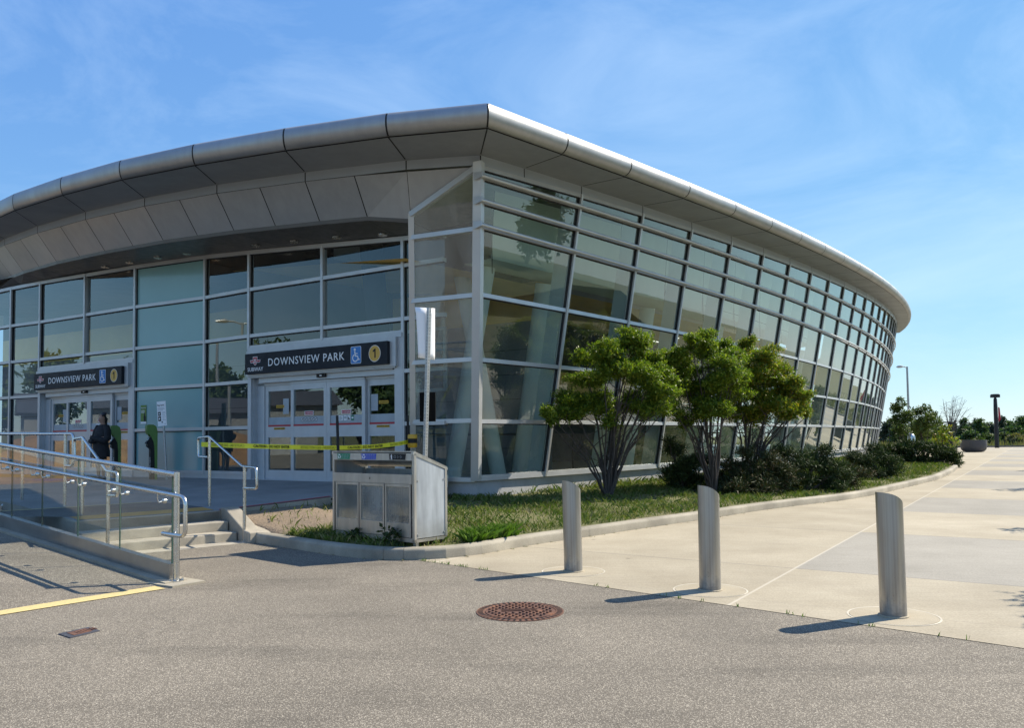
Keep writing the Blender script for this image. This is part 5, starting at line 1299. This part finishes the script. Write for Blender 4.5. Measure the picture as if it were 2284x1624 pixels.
grass(14000, .6, 1, .02, 1.0, .05, .2, .012, 'grass', 'grass')
binc = V((FR_.x+.75, FR_.y+.75, 0))
grass(1500, .1, .5, .0, .7, .08, .22, .007, 'grass_lush', 'grass', False, lambda p: (math.hypot(p.x-binc.x, p.y-binc.y) < .75 and (p-FL).dot(bu) > BW+.03) or (math.hypot(p.x-FL.x+.25, p.y-FL.y-.1) < .5 and rnd.random() < .25))
wl_ = [lawn_pt(s, .97) for s in [.28+.01*i for i in range(30)]]
grass(900, .25, .6, .93, 1.0, .06, .22, .006, 'grass', 'grass', False)
# ragged weeds under the litter station and along the joint between paving and asphalt
def weed(p, h, n, label):
    mb = MB(); t = thing('weed', p, label, 'weed', 'weeds')
    cl = [((p.x+rnd.uniform(-.05, .05), p.y+rnd.uniform(-.05, .05), p.z+h*.6), (h*.5, h*.5, h*.5))]
    mb.tube([p, p+UP*h*.7], [.006, .003], 5); mb.build('stem', 'bark', t); v, f = sprays(cl, n/(h*h*.25), 4, h*.3, .6, .6, 0, h*.06, .2); mesh_np('foliage', v, f, ['juniper'], t)
weed(FL+bu*(BW*.34)+bn*.06+UP*.10, .20, 26, 'leafy dark weed growing under the middle door of the recycling station')
weed(FL+bu*(BW*.77)+bn*.07+UP*.10, .26, 30, 'larger leafy dark weed growing under the right door of the recycling station')
v_, f_ = [], []
for k in range(36):
    q = bA+_d*rnd.choice((rnd.uniform(0, 1.2), rnd.uniform(2.6, 6.5))); n = rnd.randint(2, 6)
    for _ in range(n):
        p = np.array(q)+NP.normal(size=3)*.015; p[2] = .004; h = rnd.uniform(.015, .045); a = rnd.uniform(0, 6.28); e = np.array([math.cos(a), math.sin(a), 0])*.004; l = np.array([rnd.uniform(-.5, .5)*h, rnd.uniform(-.5, .5)*h, h]); i = len(v_); v_ += [p-e, p+e, p+l*.6+e, p+l]; f_.append((i, i+1, i+2, i+3))
tag(mesh_np('joint_weeds', np.array(v_), np.array(f_), ['grass_lush']), kind='stuff')
# fallen leaves and grit by the kerb
v_, f_ = [], []
for k in range(500):
    i = rnd.randint(2, 100); q = KQ[i]; t = (KQ[i+1]-KQ[i-1]).normalized(); n = V((t.y, -t.x, 0)); p = q+n*abs(rnd.gauss(0, .05))+UP*.012; s = rnd.uniform(.008, .025); a = rnd.uniform(0, 6.28); e1 = V((math.cos(a), math.sin(a), rnd.uniform(-.2, .4)))*s; e2 = V((-math.sin(a), math.cos(a), rnd.uniform(-.2, .3)))*s*.5; j = len(v_); v_ += [p-e1, p+e2, p+e1, p-e2]; f_.append((j, j+1, j+2, j+3))
tag(mesh_np('leaf_litter', np.array([tuple(p) for p in v_]), np.array(f_), ['dry']), kind='stuff')

# ================================================================== FAR SIDE OF THE PLAZA
c = at(2172, 1009.5, .004); r = .5*(aty(2199, 990, c.y)-aty(2146, 990, c.y)).length; hgt = aty(2172, 983, c.y).z
mb = MB(); mb.lathe([(r*.5, 0), (r*.78, .05), (r*.93, hgt*.22), (r*.99, hgt*.5), (r, hgt), (r*.93, hgt), (r*.9, hgt*.8), (r*.2, hgt*.8)], c, 40)
pl_ = mb.build('planter', ['planter', 'lawn'], None, 35); tag(pl_, 'large round dark grey concrete planter bowl on the far end of the plaza', 'planter')
v, f = sprays([((c.x+x, c.y, c.z+hgt*.95), (.25, .3, .12)) for x in (-.3, .1, .4)], 150, 4, .14, .3, .6); tag(mesh_np('planter_plants', v, f, ['dry']), 'dry straggly plants growing inside the round planter', 'plants')
# black lamp post with a box head and red banner
p = at(2224, 1000.5, .0); hz_ = aty(2222, 886, p.y).z; t = thing('lamp_post', p, 'black lamp post with flat box head and narrow red banner at the plaza edge', 'lamp post')
mb = MB(); mb.tube([p, V((p.x, p.y, hz_*.75)), V((p.x, p.y, hz_-.25)), V((p.x, p.y, hz_-.1))], [.2, .19, .16, .1], 8); mb.build('post', 'black_metal', t, 40)
mb = MB(); mb.box(V((p.x, p.y, hz_+.06)), (.62, .62, .3)); mb.box(V((p.x, p.y, hz_+.23)), (.5, .5, .06)); mb.build('lamp_head', 'black_metal', t)
mb = MB(); mb.prism([V((p.x+.26, p.y, 2.6)), V((p.x+.5, p.y, 2.9)), V((p.x+.42, p.y, 4.0)), V((p.x+.26, p.y, 4.1))], V((0, .02, 0))); mb.build('banner', 'red', t)
# tall grey street lamp behind the small trees
p = aty(2029, 990, 78); p.z = 0; hz_ = aty(2029, 819, 78).z; t = thing('street_lamp', p, 'tall thin grey street lamp with a curved arm reaching left', 'street lamp')
mb = MB(); mb.tube([p, V((p.x, p.y, hz_))], [.13, .09], 10); mb.build('post', 'galv', t, 40)
mb = MB(); mb.tube([V((p.x, p.y, hz_-.1)), V((p.x-.3, p.y, hz_+.0)), V((p.x-.5, p.y, hz_+.02))], [.06, .05, .05], 8); mb.build('arm', 'galv', t, 40)
mb = MB(); mb.tube([V((p.x-.4, p.y, hz_+.02)), V((p.x-.6, p.y, hz_+.03)), V((p.x-.9, p.y, hz_)), V((p.x-1.05, p.y, hz_-.02))], [.06, .13, .12, .05], 8); mb.build('lamp_head', 'galv', t, 40)
# domed steel post and black framed display beside the far trees
p = aty(2034, 1015, 38); p.z = .0; zt = aty(2034, 968.5, 38).z
mb = MB(); rr_ = .17; mb.lathe([(rr_, 0), (rr_, zt-rr_)]+[(rr_*math.cos(a), zt-rr_+rr_*math.sin(a)) for a in (.3, .6, .9, 1.2, 1.5)], p, 24); tag(mb.build('domed_post', 'stainless', None, 40), 'dome-topped bright steel post among the far shrubs', 'post')
p = aty(2095, 1018, 50); p.z = 0; zt = aty(2095, 943.5, 50).z; xa, xb = aty(2066, 980, 50).x, aty(2123, 980, 50).x
t = thing('display_frame', p, 'black metal framed stand with a dark cabinet behind the far junipers', 'display stand')
mb = MB(); mb.bar(V((xa, 50, zt)), V((xb, 50, zt)), .08, .08); mb.bar(V((xa+.04, 50, 0)), V((xa+.04, 50, zt-.04)), .07, .07, 0, (0, 1, 0)); mb.bar(V((xb-.09, 50, 0)), V((xb-.09, 50, zt-.04)), .2, .12, 0, (0, 1, 0)); mb.build('frame', 'black_metal', t)
mb = MB(); mb.box(V((xb-.75, 50, .62)), (1.2, .5, .7)); mb.box(V((xb-.75, 50, .22)), (1.0, .4, .1)); mb.build('cabinet', 'black', t)
# chain-link fence beyond the plaza
fz = 2.0; fy = 87.5; t = thing('wire_fence', V((24, fy, 0)), 'thin wire mesh fence on posts beyond the plaza', 'fence')
for k in range(14):
    mb = MB(); x = 26+k*3.2; mb.tube([V((x, fy, -.05)), V((x, fy, fz))], .035, 6); mb.build('fence_post', 'black_metal', t)
mb = MB()
for z in (.1, fz): mb.bar(V((26, fy, z)), V((26+13*3.2, fy, z)), .02, .02)
for k in range(140): x = 26+k*.3; mb.bar(V((x, fy, .1)), V((x, fy, fz)), .008, .008)
mb.build('mesh_panel', 'black_metal', t)
# trees
def far_tree(name, px, Y, top, width_px, label, mat, group='trees beyond the plaza', n=2200, trunk=.14, base=.0, L=.34, shape=1.0, low=.15):
    b = V((aty(px, 970, Y).x, Y, base)); zt = aty(px, top, Y).z; R = .5*width_px*Y/F_PX; t = thing(name, b, label, 'tree', group); cl = []
    Hh = zt-base
    for k in range(12):
        u = k/11; z = base+Hh*(low+(.9-low)*u); rr = R*(.35+.65*math.sin(math.pi*(.18+.74*u))**shape)*(1 if shape <= 1 else (1.05-u)); a = rnd.uniform(0, 6.28); o = rr*rnd.uniform(.25, .6)
        q = max(.3, rr*rnd.uniform(.45, .62)); cl.append(((b.x+o*math.cos(a), b.y+o*math.sin(a), z), (q, q, min(q*.85, Hh*.2))))
    mb = MB(); stems(mb, b, [V(c) for c, r in cl[3::3]]+[V((b.x, b.y, zt-Hh*.12))], trunk, 2, R*.4); mb.build('trunk', 'bark', t, 60)
    area = sum(r[0]*r[2] for c, r in cl); v, f = sprays(split(cl, 4, .5, .8), n/area/6, 5, L, .6, .6, .1, L*.35, .3); mesh_np('crown', v, f, [mat], t); return t
# slender serviceberries behind the far junipers
far_tree('shrub_tree', 2010, 39, 886, 62, 'slender small tree close to the far end of the glass building', 'far_leaf_b', 'multi-stemmed small trees at the far end', 4200, .03, .15, .11, 1, .45)
far_tree('shrub_tree', 2058, 41, 898, 84, 'spreading small tree in front of the black framed stand', 'far_leaf_b', 'multi-stemmed small trees at the far end', 5200, .03, .15, .12, 1, .38)
far_tree('shrub_tree', 2100, 44, 945, 60, 'low yellowish small tree just left of the round planter', 'leaf_gold', 'multi-stemmed small trees at the far end', 2000, .035, .1, .13, 1, .15)
specs = [(1985, 105, 938, 70, 'far_leaf_d', 'dark rounded tree touching the far end of the glass building', 1), (2010, 98, 952, 60, 'far_leaf_b', 'bright green bushy tree low beside the building end', 1),
 (2150, 112, 934, 66, 'far_leaf', 'pointed mid green tree behind the planter, to its left', 1.5), (2185, 118, 935, 62, 'far_leaf', 'twin-topped green tree rising straight behind the planter', 1.4), (2128, 122, 943, 50, 'far_leaf_d', 'dark narrow tree beneath the bare tree', 1.2),
 (2212, 125, 950, 54, 'far_leaf_d', 'dark tree just left of the black lamp post', 1), (2236, 130, 930, 44, 'far_leaf_d', 'purplish dark conifer-like tree behind the black lamp post', 1.6), (2262, 112, 955, 56, 'far_leaf', 'low green tree right of the black lamp post', 1), (2290, 118, 928, 90, 'far_leaf', 'broad green tree at the right edge of the view', 1),
 (2240, 100, 972, 60, 'far_leaf_b', 'pale bushy sapling growth at the foot of the black lamp post', 1), (2200, 98, 975, 50, 'far_leaf_b', 'low bright bush right behind the planter', 1), (2275, 96, 976, 60, 'dry', 'greyish scrub bush near the right edge of the view', 1), (2165, 102, 968, 44, 'far_leaf', 'small bush left of the planter rim', 1),
 (2170, 135, 941, 80, 'far_leaf_d', 'wide dark tree filling the gap behind the planter', 1), (2250, 138, 942, 90, 'far_leaf', 'wide green tree behind the low tree right of the black lamp post', 1), (2205, 140, 946, 70, 'far_leaf', 'wide pale green tree deepest in the line left of the black lamp post', 1), (2060, 120, 945, 110, 'far_leaf', 'wide green tree behind the black framed stand', 1)]
for x, Y, top, wpx, mat, lab, sh in specs: far_tree('tree', x, Y, top, wpx, lab, mat, n=5200, L=.36, shape=sh, low=.1)
# bare tree
b = V((aty(2119, 970, 100).x, 100, 0)); zt = aty(2119, 880, 100).z; t = thing('bare_tree', b, 'leafless grey tree rising above the green trees left of the planter', 'tree'); mb = MB()
ends = [V((b.x+rnd.gauss(0, 1.1), 100+rnd.gauss(0, .9), zt*rnd.uniform(.6, 1.0))) for _ in range(22)]; stems(mb, b, ends, .05, 7, .9); mb.build('trunk', 'bark_far', t)
v, f = sprays([((b.x, 100, zt*.55), (1.6, 1.6, .8))], 3, 3, .2, .4); mesh_np('crown', v, f, ['dry'], t)
# meadow tufts between the plaza kerb and the trees
n = 9000; P = np.stack([NP.uniform(18, 85, n), NP.uniform(far_edge+.5, 118, n), np.full(n, -.03)], 1); h = .25+.55*NP.random(n)**2; a = NP.random(n)*6.28
e = np.stack([np.cos(a), np.sin(a), 0*a], 1)*.06; tip = P+np.stack([NP.normal(size=n)*.12, NP.normal(size=n)*.12, h], 1)
tag(mesh_np('meadow_grass', np.stack([P-e, P+e, tip+e*.3, tip-e*.3], 1).reshape(-1, 3), np.arange(4*n).reshape(-1, 4), ['dry']), kind='stuff')

# ---- street trees on the plaza to the right of the view (they throw the shadows on the paving) and a grassy bank with trees
def street_tree(x, y, h, R, label, n=2600):
    b = V((x, y, .004)); t = thing('street_tree', b, label, 'tree', 'young street trees on the plaza'); cl = []
    for k in range(9): a = rnd.uniform(0, 6.28); o = R*rnd.uniform(.1, .65); q = R*rnd.uniform(.35, .55); cl.append(((x+o*math.cos(a), y+o*math.sin(a), h*rnd.uniform(.55, .92)), (q, q, q*.8)))
    mb = MB(); stems(mb, b+UP*0, [V(c) for c, r in cl], .04, 3, .5); mb.tube([b, b+UP*h*.45], [.06, .045], 8); mb.build('trunk', 'bark', t, 60)
    area = sum(r[0]*r[2] for c, r in cl); v, f = sprays(cl, n/area/6, 6, .09, .55, .6, .1, .03, .3); mesh_np('crown', v, f, ['leaf'], t)
for x, y, h, R, lab in ((7.9, 8.55, 4.2, 1.15, 'young street tree nearest the camera, just right of the view'), (11.4, 14.3, 4.1, .95, 'second young street tree from the camera, right of the view'), (16.6, 22.9, 4.0, .9, 'third young street tree from the camera, right of the view'), (23.2, 33.2, 4.0, .9, 'fourth young street tree from the camera, right of the view')): street_tree(x+.95, y-.15, h, R, lab)
g = MB(); rows = []
for i in range(24):
    a = -1.15+i*.075; r = []
    for d_, z in ((34, -.02), (40, .4), (50, 2.2), (62, 4.0), (80, 4.6), (110, -.02)): r.append(V((d_*math.cos(a), -6+d_*math.sin(a), z+(.25*math.sin(i*1.3) if z > .1 else 0))))
    rows.append(r)
g.strip(rows); g.weld(); struct(g.build('grass_bank', 'bank', None, 60))
for i in range(9):
    a = -.75+i*.15; d_ = rnd.uniform(66, 80); x, y = d_*math.cos(a), -6+d_*math.sin(a); hh = rnd.uniform(5, 8)
    t = thing('tree', (x, y, 4.3), 'bushy green tree on the grass bank, number of trunks hidden', 'tree', 'trees on the grass bank'); cl = [((x+rnd.uniform(-2, 2), y+rnd.uniform(-2, 2), 4.3+hh*rnd.uniform(.3, .9)), (1.7, 1.7, 1.4)) for _ in range(8)]
    t['label'] = 'bushy green tree on the grass bank right of the view'
    mb = MB(); stems(mb, V((x, y, 4.3)), [V(c) for c, r in cl[::2]], .15, 1, 1); mb.build('trunk', 'bark', t); v, f = sprays(cl, 60, 4, .5, .6, .6, 0, .15, .3); mesh_np('crown', v, f, ['far_leaf'], t)

# ---- what stands to the left of the view and is mirrored in the entrance glass, plus an added shed
for i, (x, y, hh) in enumerate(((-52, 2, 7.5), (-57, 10, 9), (-60, 19, 8), (-55, -8, 8.5), (-63, 28, 9.5))):
    t = thing('tree', (x, y, 0), ('round green tree left of the view, mirrored in the entrance glass', 'tallest round tree left of the view, beside the pale shed', 'round tree directly behind the pale shed left of the view', 'round tree nearest the camera line, left of the view', 'round tree farthest from the camera, left of the view')[i], 'tree', 'trees left of the view')
    cl = [((x+rnd.uniform(-2.2, 2.2), y+rnd.uniform(-2.2, 2.2), hh*rnd.uniform(.3, .85)), (1.9, 1.9, 1.5)) for _ in range(9)]
    mb = MB(); stems(mb, V((x, y, 0)), [V(c) for c, r in cl[::2]], .15, 1, 1); mb.build('trunk', 'bark', t); v, f = sprays(cl, 60, 4, .5, .6, .6, 0, .15, .3); mesh_np('crown', v, f, ['far_leaf'], t)
t = thing('shed', (-46, 16, 0), 'long low pale metal shed, added out of view to break up the entrance glass reflection', 'shed')  # unseen shed, added to break up what the entrance glass reflects
mb = MB(); mb.fr((-50, 8, 0), (1, 0, 0), (0, 1, 0), UP, (0, 6), (0, 16), (0, 3.4)); mb.build('wall', 'int_wall', t)
mb = MB(); mb.prism([(-50.4, 7.6, 3.4), (-43.6, 7.6, 3.4), (-47, 7.6, 4.6)], (0, 16.8, 0)); mb.build('roof', 'planter', t)
for k in range(3): mb = MB(); mb.fr((-43.99, 9.5+k*5, 0), (1, 0, 0), (0, 1, 0), UP, (0, .05), (0, 2.4), (0, 2.6)); mb.build('door', 'plinth', t)
g = MB(); rr_ = []
for i in range(9):
    r_ = 4.6*(1-i/8.5); rr_.append([V((-33+r_*math.cos(a)*(1+.15*math.sin(3*a+i)), 22+1.6*r_*math.sin(a), 2.3*(i/8)**.8)) for a in [2*math.pi*j/26 for j in range(27)]])
MT['earth'] = basic('orange_earth', (.30, .17, .07), .95, 0, .3, 1.2, .5)
g.strip(rr_); g.weld(); tag(g.build('earth_mound', 'earth', None, 60), 'heap of orange earth left of the view, mirrored in the left doors', 'earth heap')
p = V((-36, 19.2, 0)); t = thing('street_lamp', p, 'double-armed tall street lamp left of the view', 'street lamp')
mb = MB(); mb.tube([p, p+UP*9], [.12, .08], 10); mb.build('post', 'galv', t, 40)
for s_ in (-1, 1):
    mb = MB(); mb.tube([p+UP*8.9, p+V((0, s_*.5, 9.05)), p+V((0, s_*.9, 9.05))], .045, 8); mb.build('arm', 'galv', t, 40)
    mb = MB(); mb.tube([p+V((0, s_*.8, 9.05)), p+V((0, s_*1.0, 9.06)), p+V((0, s_*1.5, 9.0))], [.06, .13, .06], 8); mb.build('lamp_head', 'galv', t, 40)
